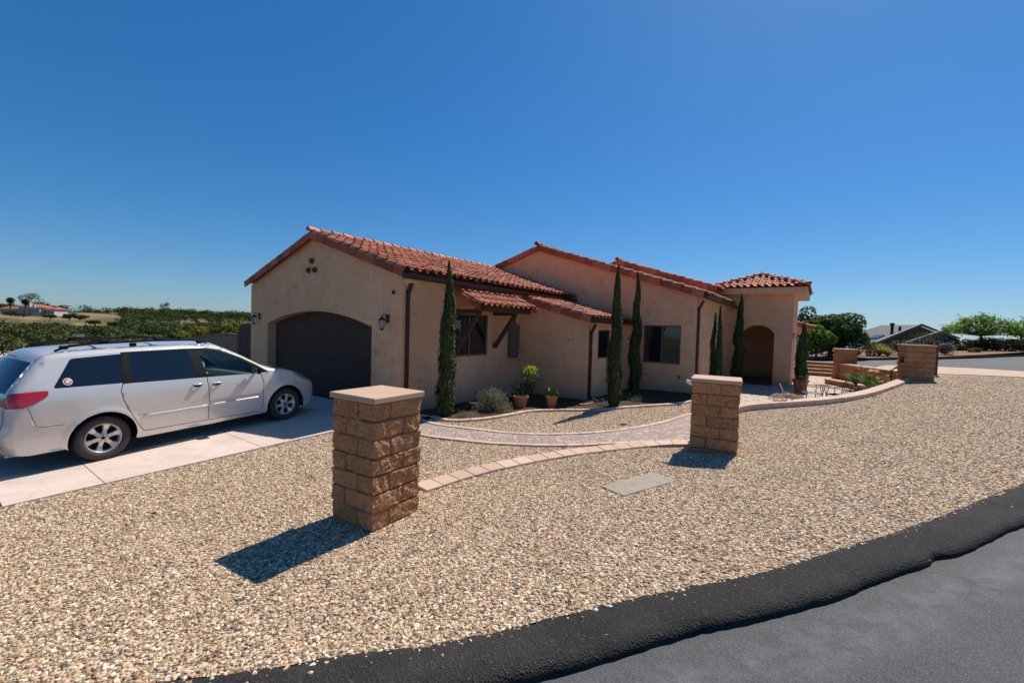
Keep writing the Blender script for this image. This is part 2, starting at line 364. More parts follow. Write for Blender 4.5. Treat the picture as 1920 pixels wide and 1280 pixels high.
M['wood'] = plain('weathered_fence_wood', (.27, .15, .11), .85, var=.35, sc=6, bump=.4)
M['gate'] = plain('dark_gate_wood', (.06, .028, .02), .7, var=.2, sc=5)
M['bark'] = plain('bark', (.12, .085, .06), .9, var=.4, sc=20, bump=.8)
def leafmat(name, cols, trans=.25, rough=.62):
    t = NT(name); a = t.attr('var').outputs['Fac']; p = t.pos()
    c = t.ramp(a, [(i/(len(cols)-1), q) for i, q in enumerate(cols)])
    t.fin(c, rough, spec=.3 if rough < .8 else .05)
    tr = t.n('ShaderNodeBsdfTranslucent'); tc = t.mix(1., c, (1.25, 1.3, .55), 'MULTIPLY'); t.l(tc, tr.inputs[0])
    mx = t.n('ShaderNodeMixShader'); mx.inputs[0].default_value = trans; t.l(t.b.outputs[0], mx.inputs[1]); t.l(tr.outputs[0], mx.inputs[2]); t.l(mx.outputs[0], t.out.inputs[0])
    return t.m
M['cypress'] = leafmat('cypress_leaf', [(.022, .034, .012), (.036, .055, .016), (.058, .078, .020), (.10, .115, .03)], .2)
M['lemon'] = leafmat('bright_leaf', [(.10, .17, .012), (.24, .34, .02), (.42, .48, .03)], .4)
M['dkleaf'] = leafmat('dark_leaf', [(.016, .032, .010), (.035, .065, .018), (.06, .10, .025)], .2)
M['lav'] = leafmat('lavender_leaf', [(.10, .115, .075), (.19, .195, .14), (.27, .235, .22), (.16, .17, .08)], .2)
M['tree'] = leafmat('tree_leaf', [(.030, .050, .014), (.055, .09, .02), (.09, .14, .03), (.13, .19, .04)], .3)
M['bigleaf'] = leafmat('broad_leaf', [(.05, .09, .02), (.10, .18, .025), (.18, .30, .04), (.20, .17, .06)], .45)
M['hedge'] = leafmat('hedge_leaf', [(.045, .06, .022), (.08, .095, .04), (.13, .13, .07), (.10, .07, .045)], .2)
M['straw'] = leafmat('straw_grass', [(.26, .20, .09), (.46, .36, .17), (.58, .46, .24)], .3)
M['scrub'] = leafmat('scrub_leaf', [(.028, .045, .016), (.045, .065, .022), (.07, .085, .03), (.10, .11, .045)], .12, .9)
M['yellow'] = leafmat('yellow_bloom_leaf', [(.03, .05, .012), (.06, .085, .015), (.12, .14, .02), (.42, .36, .02)], .3)
M['succ'] = leafmat('red_succulent', [(.28, .12, .09), (.38, .20, .14), (.30, .26, .18)], .15)
M['strap'] = leafmat('strap_leaf', [(.03, .06, .012), (.07, .13, .02), (.12, .18, .035)], .25)
M['orange'] = plain('orange_flower', (.75, .22, .06), .6)
M['red'] = plain('red_fabric', (.55, .04, .03), .7)
M['palm'] = leafmat('palm_leaf', [(.03, .045, .02), (.06, .08, .03)], .1)
M['darkroof'] = plain('dark_shingle', (.085, .088, .105), .85, var=.25, sc=3, bump=.4)
M['greyroof'] = plain('grey_shingle', (.085, .085, .095), .85, var=.2, sc=2, bump=.4)
M['siding'] = plain('dark_green_siding', (.055, .06, .052), .8, var=.15, sc=2)
M['trim'] = plain('grey_trim', (.15, .15, .15), .7)
M['solar'] = plain('solar_panel', (.02, .025, .045), .2, spec=.8)
M['cream'] = plain('cream_wall', (.62, .52, .46), .85)
M['redroof'] = plain('red_tile_roof', (.36, .095, .05), .8, var=.25, sc=1.5)
# terrain: dry grass and scrub
t = NT('hill_ground'); p = t.pos(); n = t.noise(p, .018, 6, .65); n2 = t.noise(p, .12, 5, .6)
c = t.ramp(n, [(.38, (.06, .07, .028)), (.5, (.12, .115, .05)), (.6, (.33, .20, .11)), (.7, (.28, .155, .085))]); c = t.mix(t.ramp(n2, [(.45, (0, 0, 0)), (.65, (.6, .6, .6))]), c, (.10, .11, .04))
M['hill'] = t.fin(c, .95, spec=.1)
# car
t = NT('car_paint'); t.b.inputs['Coat Weight'].default_value = .9; t.b.inputs['Coat Roughness'].default_value = .03
M['paint'] = t.fin((.70, .67, .63), .24, metal=.25, spec=.5)
t = NT('car_dark_glass'); M['cglass'] = t.fin((.008, .011, .018), .02, spec=.9)
t = NT('car_clear_glass'); t.t.nodes.remove(t.b); tp = t.n('ShaderNodeBsdfTransparent'); tp.inputs[0].default_value = (.70, .90, .86, 1); gl = t.n('ShaderNodeBsdfGlossy'); gl.inputs['Roughness'].default_value = .02
fr = t.n('ShaderNodeFresnel'); fr.inputs[0].default_value = 1.6; mx = t.n('ShaderNodeMixShader'); t.l(fr.outputs[0], mx.inputs[0]); t.l(tp.outputs[0], mx.inputs[1]); t.l(gl.outputs[0], mx.inputs[2]); t.l(mx.outputs[0], t.out.inputs[0]); M['clear'] = t.m
M['trimblack'] = plain('black_plastic', (.008, .008, .010), .6, var=.05, spec=.12)
M['rubber'] = plain('tyre_rubber', (.035, .032, .031), .75, var=.15, bump=.2)
M['alloy'] = plain('alloy', (.62, .60, .57), .32, .75, var=.05)
M['chrome'] = plain('chrome', (.75, .75, .75), .12, 1., var=.02)
t = NT('tail_lamp_red'); M['taillamp'] = t.fin((.50, .008, .015), .12, spec=.7, coat=.6)
t = NT('head_lamp'); M['headlamp'] = t.fin((.30, .27, .2), .1, spec=.8, coat=.8)
M['interior'] = plain('car_interior', (.42, .42, .38), .8)
# ---------------------------------------------------------------- foliage
def quads(name, P, N, size, asp, mat, parent=None, var=None, up=0., extra=None, jit=.8):
    """P points, N facing; leaf-shaped quads with random twist, one mesh"""
    n = len(P); N = N/np.maximum(np.linalg.norm(N, axis=1, keepdims=True), 1e-6)
    T = RNG.normal(size=(n, 3))*jit+np.array([0, 0, 1.])*up
    T -= N*np.sum(T*N, axis=1, keepdims=True); T /= np.maximum(np.linalg.norm(T, axis=1, keepdims=True), 1e-6)
    B = np.cross(N, T); s = np.asarray(size).reshape(-1, 1)*np.ones((n, 1))
    V = np.empty((n, 4, 3)); V[:, 0] = P-T*s; V[:, 1] = P+B*s*asp-T*s*.1; V[:, 2] = P+T*s; V[:, 3] = P-B*s*asp-T*s*.1
    V = V.reshape(-1, 3); F = np.arange(n*4).reshape(n, 4)
    var = RNG.random(n) if var is None else var
    if extra is not None:
        eV, eF, ea = extra; base = len(V); V = np.vstack([V, np.array(eV)])
    me = bpy.data.meshes.new(name)
    lt = [4]*n; li = F.ravel()
    if extra is not None:
        lt = lt+[len(f) for f in eF]; li = np.concatenate([li, np.array([i+base for f in eF for i in f])]); var = np.concatenate([var, np.full(len(eF), ea)])
    me.vertices.add(len(V)); me.vertices.foreach_set('co', V.ravel().astype(np.float32))
    me.loops.add(len(li)); me.loops.foreach_set('vertex_index', li.astype(np.int32))
    lt = np.array(lt, dtype=np.int32); me.polygons.add(len(lt)); me.polygons.foreach_set('loop_start', np.concatenate([[0], np.cumsum(lt)[:-1]]).astype(np.int32))
    me.update(calc_edges=True)
    a = me.attributes.new('var', 'FLOAT', 'FACE'); a.data.foreach_set('value', var.astype(np.float32))
    return link(name, me, mat, parent)
def blob_points(n, c, r, clumps=12, shell=.75, flat=1.):
    """points in clumps over an ellipsoid; returns P, N, shade variation"""
    c = np.array(c, float); r = np.array(r, float)*np.ones(3)
    d = RNG.normal(size=(clumps, 3)); d /= np.linalg.norm(d, axis=1, keepdims=True)
    cc = d*RNG.uniform(.35, .78, (clumps, 1)); cr = RNG.uniform(.25, .48, clumps); cv = RNG.uniform(0, 1, clumps)
    k = RNG.integers(0, clumps, n); q = RNG.normal(size=(n, 3)); q /= np.linalg.norm(q, axis=1, keepdims=True)
    rad = (shell+(1-shell)*RNG.random(n))**.5
    L = cc[k]+q*(cr[k]*rad)[:, None]
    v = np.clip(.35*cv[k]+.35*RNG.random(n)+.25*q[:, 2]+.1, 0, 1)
    return c+L*r, q*.8+RNG.normal(size=(n, 3))*.5, v
def plant(name, label, cat, loc, group=None, rz=0.): return empty(name, loc, rz, label, cat, group)
def bush(name, label, loc, r, n, size, mat, cat='bush', group=None, clumps=14, asp=.45, lift=None, trunk=None, up=0.):
    t = plant(name, label, cat, loc, group)
    h = r[2] if lift is None else lift
    P, N, v = blob_points(n, (0, 0, h), r, clumps)
    P[:, 2] = np.maximum(P[:, 2], .02)
    quads('foliage', P, N, RNG.uniform(.7, 1.3, n)*size, asp, M[mat], t, v, up)
    mb = MB(); tr = trunk or min(r)*.08; hh = h
    mb.tube([(0, 0, -.1), (0, 0, hh*.6), (r[0]*.1, 0, hh)], [tr, tr*.8, tr*.4], 7)
    for k in range(6):
        a = k*1.05+.3; mb.tube([(0, 0, hh*.35), (math.cos(a)*r[0]*.35, math.sin(a)*r[1]*.35, hh*.9), (math.cos(a)*r[0]*.6, math.sin(a)*r[1]*.6, hh*1.25)], [tr*.5, tr*.35, tr*.15], 5)
    mb.build('trunk', M['bark'], t)
    return t
# ---------------------------------------------------------------- ground surfaces
def S(x): x = max(0, min(1, x)); return x*x*(3-2*x)
LP = [(0, -.3), (14, -.35), (18, -1.1), (30, -2.2), (60, -3.75), (90, -4.5), (150, -5.2), (220, -4.9), (280, -3.6), (340, -.2), (420, 3.0), (520, 3.0), (700, -8), (1500, -30), (8000, -120)]
RP = [(0, -.3), (14, -.3), (30, -.25), (36, .25), (44, .3), (60, .3), (110, -1), (250, -9), (1500, -30), (8000, -120)]
def lerp(T, d):
    for (a, b), (c, e) in zip(T[:-1], T[1:]):
        if d <= c: return b+(e-b)*S((d-a)/(c-a))*.5+(e-b)*(d-a)/(c-a)*.5
    return T[-1][1]
def terrain(x, y):
    dx, dy = x-CAM[0], y-CAM[1]; d = math.hypot(dx, dy)
    az = math.degrees(math.atan2(dy, dx)) % 360; v = az-125.4       # + is left of the view axis
    if v > 180: v -= 360
    w = S((v-2)/14) if v < 90 else S((150-v)/40)
    z = w*lerp(LP, d)+(1-w)*lerp(RP, d)
    if d > 75: z += min(1, (d-75)/40)*(noise.noise(Vector((x*.012, y*.012, 3)))*1.8*min(1, d/300)+noise.noise(Vector((x*.05, y*.05, 9)))*.7*min(1, d/200))
    return z
azs = np.concatenate([np.arange(60, 200, .8), np.arange(200, 420, 5)]); rads = [0.5]+[1.5*1.075**i for i in range(118)]
V = [(CAM[0], CAM[1], -.3)]; Fc = []; nA = len(azs)
for r in rads:
    for a in azs:
        x = CAM[0]+r*math.cos(math.radians(a)); y = CAM[1]+r*math.sin(math.radians(a)); V.append((x, y, terrain(x, y)))
for k in range(nA): Fc.append((0, 1+k, 1+(k+1) % nA))
for i in range(len(rads)-1):
    for k in range(nA):
        a = 1+i*nA+k; b = 1+i*nA+(k+1) % nA; Fc.append((a, a+nA, b+nA, b))
setp(mesh('terrain', V, Fc, M['hill'], None, True), kind='structure')
# kerb and path lines
berm_in = poly([(302, 1280), (396, 1266.5), (537, 1248), (631, 1231), (709, 1221), (834, 1207), (1000, 1168), (1200, 1118), (1440, 1071.6), (1571, 1029), (1670, 1001), (1768, 967), (1866, 924), (1919, 909)])
berm_in = [(-.6, -8.6), (1.2, -8.2), (2.9, -7.4), (4.1, -6.65)]+berm_in+[(10.9, 2.6), (12.3, 5.8), (13.6, 9.6), (14.7, 13.6), (15.0, 16.4)]
berm_in = [tuple(v) for v in smooth2(berm_in, 2)]
def offset(P, d):
    o = []
    for i in range(len(P)):
        a = Vector(P[max(0, i-1)][:2]); b = Vector(P[min(len(P)-1, i+1)][:2]); t = (b-a).normalized(); o.append((P[i][0]-t.y*d, P[i][1]+t.x*d))
    return o
bw = .44
bo = offset(berm_in, -bw)
rear_edge = poly([(1755, 688), (1840, 692), (1920, 697)])[::-1]
DRX = .24
lot = berm_in+[rear_edge[0]]+rear_edge+[(10.4, 19.6), (9.6, 16.5), (11.05, 14.9), (10.9, 13.9)]
curb2 = poly([(1387, 772), (1440, 766), (1540, 759.5), (1615, 749), (1668, 732.5), (1722, 708)])
curb_full = [(6.66, .9), (6.5, 2.6), (6.42, 3.9)]+curb2[0:]
curb_s = [tuple(v) for v in smooth2(curb_full, 2)]
# gravel: outer lot (G) and inner garden (Gin)
outer = lot+curb_s[::-1]+[(6.3, 1.0), (5.2, .35), (4.45, -.85), (3.95, -2.2), (3.8, -3.0), (3.6, -3.4), (DRX, -3.4), (DRX, -6.1), (-.6, -6.3)]
setp(sheet('gravel_ground', [outer], lambda x, y: G(x, y)+.010*noise.noise(Vector((x*2.1, y*2.1, 0)))+.006*noise.noise(Vector((x*7, y*7, 4))), M['gravel'], .22), kind='structure')
path_up = [tuple(v) for v in smooth2([(.55, .02)]+poly([(815, 797.5), (885, 805), (960, 814), (1060, 816), (1147, 810), (1240, 795), (1293, 776)], Gin)+[(5.75, 5.6), (5.7, 8.0)], 1)]
path_lo = [tuple(v) for v in smooth2([(.4, -.95)]+poly([(790, 817.5), (885, 829), (960, 834.5), (1035, 837), (1110, 835), (1180, 830)], Gin)+[(6.05, 1.5), (6.3, 3.4), (6.28, 5.2), (6.6, 6.2)], 1)]
bed_l = [tuple(v) for v in smooth2([(.75, .32)]+poly([(835, 791), (885, 790), (955, 780), (985, 772.5), (1035, 770), (1110, 770.5), (1160, 766), (1215, 762), (1266, 759)], Gin), 1)]
bed_l += [(5.35, 8.2), (5.4, 9.5)]
inner = [(DRX, -3.4), (3.6, -3.4), (3.8, -3.0), (3.95, -2.2), (4.45, -.85), (5.2, .35), (6.3, 1.0)]+[p for p in curb_s]+[(7, 8), (5.4, 9.5)]
path_poly = path_up+path_lo[::-1]; bed_poly = bed_l+[(4.6, 9.5), (4.6, 8.41), (2.4, 8.41), (2.4, 4.91), (0, 4.91), (0, .32)]
apron = [(DRX, -1.1), (.4, -.95), (.55, .02), (.75, .32), (0, .32), (0, .0), (DRX, -.2)]
garden = [(DRX, -3.4), (3.6, -3.4), (3.8, -3.0), (3.95, -2.2), (4.45, -.85), (5.2, .35), (6.3, 1.0), (6.45, 2.6), (6.36, 3.9), (6.4, 4.8), (6.5, 6.3), (5.6, 8.2), (4.9, 8.3), (.9, .2), (DRX, -1.0)]
def keepg(c): return inside(c, garden) and not inside(c, path_poly) and not inside(c, bed_poly) and not inside(c, apron)
setp(sheet('garden_gravel', [garden], lambda x, y: Gin(x, y)+.006*noise.noise(Vector((x*5, y*5, 4))), M['gravel'], .2, keepg, lines=[path_up, path_lo, bed_l]), kind='structure')
setp(sheet('cobble_path', [path_poly], lambda x, y: Gin(x, y)+.014, M['cobble'], .3), kind='structure')
setp(sheet('planting_bed', [bed_poly], lambda x, y: Gin(x, y)+.02+.03*noise.noise(Vector((x*3, y*3, 1))), M['mulch'], .15), kind='structure')
shoulder = [(10.75, 15.3), (12.4, 14.85), (13.5, 14.65), (14.85, 14.3), (15.0, 16.4)]+rear_edge+[(10.4, 19.5), (9.7, 17.2)]
setp(sheet('road_shoulder', [shoulder], lambda x, y: G(x, y)+.022+.006*noise.noise(Vector((x*3, y*3, 8))), M['shoulder'], .3), kind='structure')
# driveway: concrete slabs cut by joints
mb = MB()
xs = [-7.5, -3.65, DRX]; ys = [-6.12, -5.22, -3.2, -1.15, 0.02]
for i in range(2):
    for j in range(4):
        g = .006; a, b, c, d = xs[i]+g, xs[i+1]-g*(i == 0), ys[j]+g, ys[j+1]-g; n = 6
        for k in range(n):
            y0 = c+(d-c)*k/n; y1 = c+(d-c)*(k+1)/n
            mb.add([(a, y0, zdrive(y0)), (b, y0, zdrive(y0)), (b, y1, zdrive(y1)), (a, y1, zdrive(y1))], [(0, 1, 2, 3)])
        for (x0, y0, x1, y1) in ((a, c, b, c), (b, c, b, d), (b, d, a, d), (a, d, a, c)):
            mb.add([(x0, y0, zdrive(y0)), (x1, y1, zdrive(y1)), (x1, y1, zdrive(y1)-.14), (x0, y0, zdrive(y0)-.14)], [(3, 2, 1, 0)])
mb.add([(xs[0], ys[0], zdrive(ys[0])-.018), (xs[2]-.01, ys[0], zdrive(ys[0])-.018), (xs[2]-.01, 0, zdrive(0)-.018), (xs[0], 0, zdrive(0)-.018)], [(0, 1, 2, 3)])
setp(mb.build('driveway', M['concrete'], fix=False), kind='structure')
setp(sheet('side_walk', [apron], lambda x, y: Gin(x, y)+.03, M['concrete'], .3), kind='structure')
# asphalt road (one sheet below the lot surfaces)
def farz(x, y): return max(.36, min(.97, .50+(x-7.3)*.034))
def road_z(x, y):
    w = S((y-19.)/6); return (G(x, y)-.055)*(1-w)+(farz(x, y)-.06)*w
roadpoly = [(-9, -6.14), (DRX-.1, -6.14), (-.3, -8.3)]+offset(berm_in, -.3)+[(15.2, 17.4)]+[(p[0], p[1]-.25) for p in rear_edge]+[(9.9, 19.4), (9.2, 23.4), (6.9, 23.6), (1, 25), (-6, 28), (-6, 60), (60, 95), (70, 50), (60, -30), (-20, -30), (-20, -9)]
ro_ = setp(sheet('road', [roadpoly], road_z, M['asphalt'], 1.2, lines=[offset(berm_in, -q)[3:-3] for q in (.40, .52, .66, .8, 1.0)]), kind='structure')
BA = np.array(berm_in); dv = [max(0., 1-abs(float(np.hypot(BA[:, 0]-v.co.x, BA[:, 1]-v.co.y).min())-.70)/.28) for v in ro_.data.vertices]
a_ = ro_.data.attributes.new('dust', 'FLOAT', 'POINT'); a_.data.foreach_set('value', np.array(dv, np.float32))
# rolled asphalt berm with a raised lip over the road
V = []; Fc = []; prof = prof_berm = [(-.02, -.03), (.01, .010), (.06, .020), (.15, .028), (.25, .034), (.33, .034), (.39, .024), (.415, -.004), (.42, -.075)]
fine = []
for a, b in zip(berm_in[:-1], berm_in[1:]):
    L = math.dist(a, b); m = max(1, int(L/.06)); fine += [(a[0]+(b[0]-a[0])*k/m, a[1]+(b[1]-a[1])*k/m) for k in range(m)]
fine.append(berm_in[-1]); m = len(prof)
notch = Vector(hit(1738, 1033, G)[:2])
for i, p in enumerate(fine):
    a = Vector(fine[max(0, i-3)]); b = Vector(fine[min(len(fine)-1, i+3)]); t = (b-a).normalized(); nrm = Vector((t.y, -t.x))
    for k, (o, z) in enumerate(prof):
        nz_ = noise.noise(Vector((p[0]*4, p[1]*4, k*.3)))
        o2 = o+(.03*noise.noise(Vector((p[0]*2.2, p[1]*2.2, 5)))+.014*noise.noise(Vector((p[0]*11, p[1]*11, 5))) if k > 4 else .03*noise.noise(Vector((p[0]*9, p[1]*9, 2))) if k < 2 else 0)
        if k > 4: o2 -= .11*math.exp(-((Vector(p)+nrm*.42-notch).length/.10)**2)
        q = Vector(p)+nrm*o2; V.append((q.x, q.y, G(p[0], p[1])+z+(.009 if 1 < k < 7 else .004)*nz_+.004*noise.noise(Vector((p[0]*16, p[1]*16, k)))))
for i in range(len(fine)-1):
    for k in range(m-1): Fc.append((i*m+k, (i+1)*m+k, (i+1)*m+k+1, i*m+k+1))
setp(mesh('asphalt_berm', V, [f[::-1] for f in Fc], M['berm'], None, True), kind='structure')
# far kerb of the road and the ground behind it
fk = [(-8, 38), (1, 31.5)]+[tuple(at(x, 650, D)[:2]) for x, D in ((1500, 29), (1600, 30), (1690, 31), (1755, 31.5), (1840, 33.5), (1920, 37))]
fk.append((fk[-1][0]+12, fk[-1][1]+16))
mb = MB()
for a, b in zip(fk[:-1], fk[1:]): mb.bar((a[0], a[1], farz(*a)+.01), (b[0], b[1], farz(*b)+.01), .35, .16)
setp(mb.build('far_kerb', M['berm']), kind='structure')
far = fk+[(80, 130), (-40, 130), (-40, 50)]
setp(sheet('bark_ground', [far], lambda x, y: farz(x, y)+.05+.12*max(0, noise.noise(Vector((x*.3, y*.3, 0))))+max(0, min(1, (math.hypot(x-8, y+7)-38)/20))*.25, M['barkground'], 1.5), kind='structure')
# patio
patio = [(5.7, 8.0), (6.9, 6.6)]+[(p[0]-.1, p[1]+.05) for p in curb_s if p[1] > 5.8]+[(10.3, 14.8), (8.6, 21.9), (7.0, 22.2), (3.2, 22), (3.2, 9.6), (5.4, 9.5)]
setp(sheet('patio', [patio], lambda x, y: .0 if y > 8 else Gin(x, y)*S((8-y)/2)*.8, M['flag'], .5), kind='structure')
# ---------------------------------------------------------------- paver edgings
def edging(name, label, line, zf, width, blk, h, group=None, side=0., depth=.12, gap=.008):
    P = [Vector(p) for p in line]; mb = MB()
    seg = [0]
    for a, b in zip(P[:-1], P[1:]): seg.append(seg[-1]+(b-a).length)
    L = seg[-1]; n = max(1, round(L/blk))
    def pt(s):
        for i in range(len(P)-1):
            if s <= seg[i+1] or i == len(P)-2:
                f = (s-seg[i])/(seg[i+1]-seg[i]); return P[i]+(P[i+1]-P[i])*f, (P[i+1]-P[i]).normalized()
    for k in range(n):
        s0, s1 = L*k/n+gap/2, L*(k+1)/n-gap/2; a, ta = pt(s0); b, tb = pt(s1)
        na, nb = Vector((-ta.y, ta.x)), Vector((-tb.y, tb.x)); jz = random.uniform(-.003, .003); jj = random.uniform(-.004, .004)
        c = [a+na*(side+jj-width/2), b+nb*(side+jj-width/2), b+nb*(side+jj+width/2), a+na*(side+jj+width/2)]
        ctr = (a+b)/2; hh = h(k/n) if callable(h) else h
        z0 = [zf(q.x, q.y)+hh+jz for q in (a, b, b, a)]; e = .007
        top = []; ring = []; bot = []
        cc = sum(c, Vector((0, 0)))/4
        for q, z in zip(c, z0):
            d = (cc-q).normalized()*e; top.append((q.x+d.x*1.4, q.y+d.y*1.4, z)); ring.append((q.x, q.y, z-e)); bot.append((q.x, q.y, z-hh-depth))
        Vv = top+ring+bot; F = [(0, 1, 2, 3)]+[(4+i, 4+(i+1) % 4, (i+1) % 4, i) for i in range(4)]+[(8+i, 8+(i+1) % 4, 4+(i+1) % 4, 4+i) for i in range(4)]
        mb.add(Vv, F, random.random())
    return setp(mb.build(name, M['paver'], fix=True), label, 'edging', group)
c1 = [tuple((Vector(a)+Vector(b))/2) for a, b in zip(poly([(787.5, 905), (885, 872.5), (985, 854), (1080, 839), (1160, 831), (1240, 824), (1290, 823)], G, .03), poly([(787, 921), (885, 892.5), (985, 868), (1080, 851), (1160, 842), (1240, 833), (1290, 834)], G, .03))]
c1 = [tuple(v) for v in smooth2(c1, 1)]
edging('paver_edging', 'broad pale paver strip running from the nearest block pillar to the second pillar', c1, G, .30, .27, .035)
edging('paver_edging', 'thin pink stone edge on the house side of the cobbled path', path_up, Gin, .12, .30, .03)
edging('paver_edging', 'thin pink stone edge on the road side of the cobbled path', path_lo, Gin, .12, .30, .03)
edging('paver_edging', 'wavy tan kerb between the gravel and the planting bed under the house wall', bed_l, Gin, .14, .28, .05)
nC = len(curb_s)
edging('garden_kerb', 'tall tan paver kerb curving from the second pillar round the patio to the mailbox pillar', curb_s, G, .30, .30, lambda f: .13*(1-f)+.05, side=.15, depth=.45)
# utility lid and drain
L4 = [hit(x, y, G, .02) for x, y in ((1124.6, 910.4), (1224.6, 884.4), (1270.4, 897), (1170.4, 928))]
mb = MB(); c = sum((Vector(p) for p in L4), Vector())/4; e1 = Vector(L4[1])-Vector(L4[0]); e2 = Vector(L4[3])-Vector(L4[0]); e2 -= e1*e1.dot(e2)/e1.length_squared
ex, ey = e1.normalized(), e2.normalized(); ez = ex.cross(ey); RM = Matrix((ex, ey, ez)).transposed()
t = empty('utility_box', tuple(c-Vector((0, 0, .035))), 0, 'flat grey concrete utility box lid set flush in the gravel', 'utility box')
mb.box((0, 0, 0), (e1.length, e2.length, .06), M=RM, ch=.008); mb.build('lid', M['lid'], t)
for q_, s_ in ((ex*.36*e1.length, (.05, .02, .006)), (-ex*.36*e1.length, (.05, .02, .006)), (ez*0, (.16, .05, .004))):
    mb = MB(); mb.box(q_+ez*.031, s_, M=RM); mb.build('lift_hole', M['panelgrey'], t)
p = hit(1169, 796.5, Gin)
mb = MB(); mb.lathe([(0, .012), (.10, .012), (.115, .006), (.12, -.03)], n=20)
t = empty('drain_cover', tuple(p), 0, 'small round blue-grey drain cover in the gravel by the cobbled path', 'drain cover'); mb.build('rim', M['panelgrey'], t)
mb = MB(); [mb.box((0, -.08+.032*k, .014), (.16-abs(k-2.5)*.02, .008, .004)) for k in range(6)]; mb.build('grate', M['trimblack'], t)
# ---------------------------------------------------------------- split-face block pillars
def pillar(label, c, rz, w, d, courses, ch, cap_t, over, name='block_pillar', group='split-face block pillars with flat caps', res=.014, extra=.15, amp=.017):
    t = empty(name, (c[0], c[1], c[2]), rz, label, 'pillar', group); H = courses*ch
    per = [(-w/2, -d/2), (w/2, -d/2), (w/2, d/2), (-w/2, d/2)]; sd = random.random()*50
    nx, ny = int(w/res), int(d/res); ring = []
    for s_, (n_, L_) in enumerate(((nx, w), (ny, d), (nx, w), (ny, d))):
        a = Vector(per[s_]); b = Vector(per[(s_+1) % 4]); nr = Vector(((b-a).y, -(b-a).x)).normalized(); pn = Vector(((a-Vector(per[s_-1])).y, -(a-Vector(per[s_-1])).x)).normalized()
        for k in range(n_):
            ring.append((a+(b-a)*k/n_, nr if k else (nr+pn), s_, L_*k/n_, L_))
    zs = []; z = -extra
    nz = int((H+extra)/res); N = len(ring); V = []; Fc = []; va = []
    def joints(s_, c_, L_):
        j = (.33 if (c_+s_) % 2 else .62)*L_; return [j] if L_ < .95 else [j*.5, j*.5+.42]
    for i in range(nz+1):
        z = -extra+(H+extra)*i/nz; ci = math.floor(z/ch); fz = z-ci*ch; dz = min(fz, ch-fz)
        for (p, nr, s_, u, L_) in ring:
            ju = min([abs(u-j) for j in joints(s_, ci, L_)])
            q = Vector((p.x, p.y, z)); bi = ci*7+s_*3+sum(u > j for j in joints(s_, ci, L_))
            rough = noise.noise(q*4+Vector((sd, bi*3.7, 0)))*.8+(.32-abs(noise.noise(q*8+Vector((0, sd, bi)))))*1.5+(.3-abs(noise.noise(q*19+Vector((sd, 0, 0)))))*.7+noise.noise(q*45)*.3
            ed = min(u, L_-u); o = amp*rough*(1 if ed > .03 else .8)
            g = min(dz, ju); o -= .028*max(0, 1-g/max(.009, res*.95))+.003*max(0, 1-g/.022)
            if i == nz: o = min(o, -.0)
            V.append((p.x+nr.x*o, p.y+nr.y*o, z))
    for i in range(nz):
        z = -extra+(H+extra)*(i+.5)/nz; ci = math.floor(z/ch)
        for k in range(N):
            s_, u, L_ = ring[k][2], ring[k][3], ring[k][4]; bi = ci*7.13+s_*3.7+sum(u > j for j in joints(s_, ci, L_))*1.9
            Fc.append((i*N+k, i*N+(k+1) % N, (i+1)*N+(k+1) % N, (i+1)*N+k)); va.append((math.sin(bi*12.9898+sd)*43758.5) % 1)
    mesh('blocks', V, Fc, M['block'], t, False, va)
    mb = MB(); mb.box((0, 0, H+cap_t/2+.002), (w+over*2, d+over*2, cap_t), ch=.008)
    mb.build('cap', M['cap'], t)
    return t, H
def ground_z(c, fn=G): return fn(c[0], c[1])
P1c = (3.95, -3.68)
z1 = 1.375-.06-7*.19
pillar('nearest block pillar, left of the pale paver strip, seen cornerwise', (P1c[0], P1c[1], z1), .0603, .66, .66, 7, .19, .062, .035, res=.011, extra=.28)
A = at(1297, 700, 6.82); B = at(1388, 704, 6.96); A[2] = B[2] = (A[2]+B[2])/2
rz2 = .15; w2 = .75; mid = (A+B)/2
w2i = w2-.06; P2c = (mid[0]-math.sin(rz2)*w2/2, mid[1]+math.cos(rz2)*w2/2)
top2 = at(1342, 712, 6.9)[2]; zb2 = G(*P2c); n2 = 7; ch2 = .178
pillar('second block pillar between the paver strip and the curving garden kerb', (P2c[0], P2c[1], top2-.06-n2*ch2), rz2, w2i, w2i-.04, n2, ch2, .06, .03, extra=.1, res=.012)
# ---------------------------------------------------------------- house
house = empty('house', (0, 0, 0), 0, 'single-storey tan stucco house with red barrel-tile roofs and an arched garage', 'house')
SL = .315
def wall_panel(mb, o, u, w, outline, holes=(), depth=.3, grid=None):
    """vertical face through o, horizontal axis u, outward normal w; (s,z) outline; reveals go inwards"""
    o, u, w = Vector(o), Vector(u), Vector(w)
    def keep(c): return inside(c, outline) and not any(inside(c, h) for h in holes)
    v, f = cdt([outline]+list(holes), grid, (), keep)
    V = [o+u*p.x+Vector((0, 0, p.y)) for p in v]; F = []
    for t_ in f:
        a, b, c = (V[i] for i in t_[:3]); F.append(t_ if (b-a).cross(c-a).dot(w) > 0 else t_[::-1])
    mb.add(V, F)
    for h in holes:
        n = len(h); P = [o+u*p[0]+Vector((0, 0, p[1])) for p in h]; Q = [p-w*depth for p in P]; ctr = sum(P, Vector())/n
        for i in range(n):
            j = (i+1) % n; F = (0, 1, 2, 3); q = [P[i], P[j], Q[j], Q[i]]; nn = (q[1]-q[0]).cross(q[2]-q[0])
            mb.add(q, [F if nn.dot(ctr-q[0]) > 0 else F[::-1]])
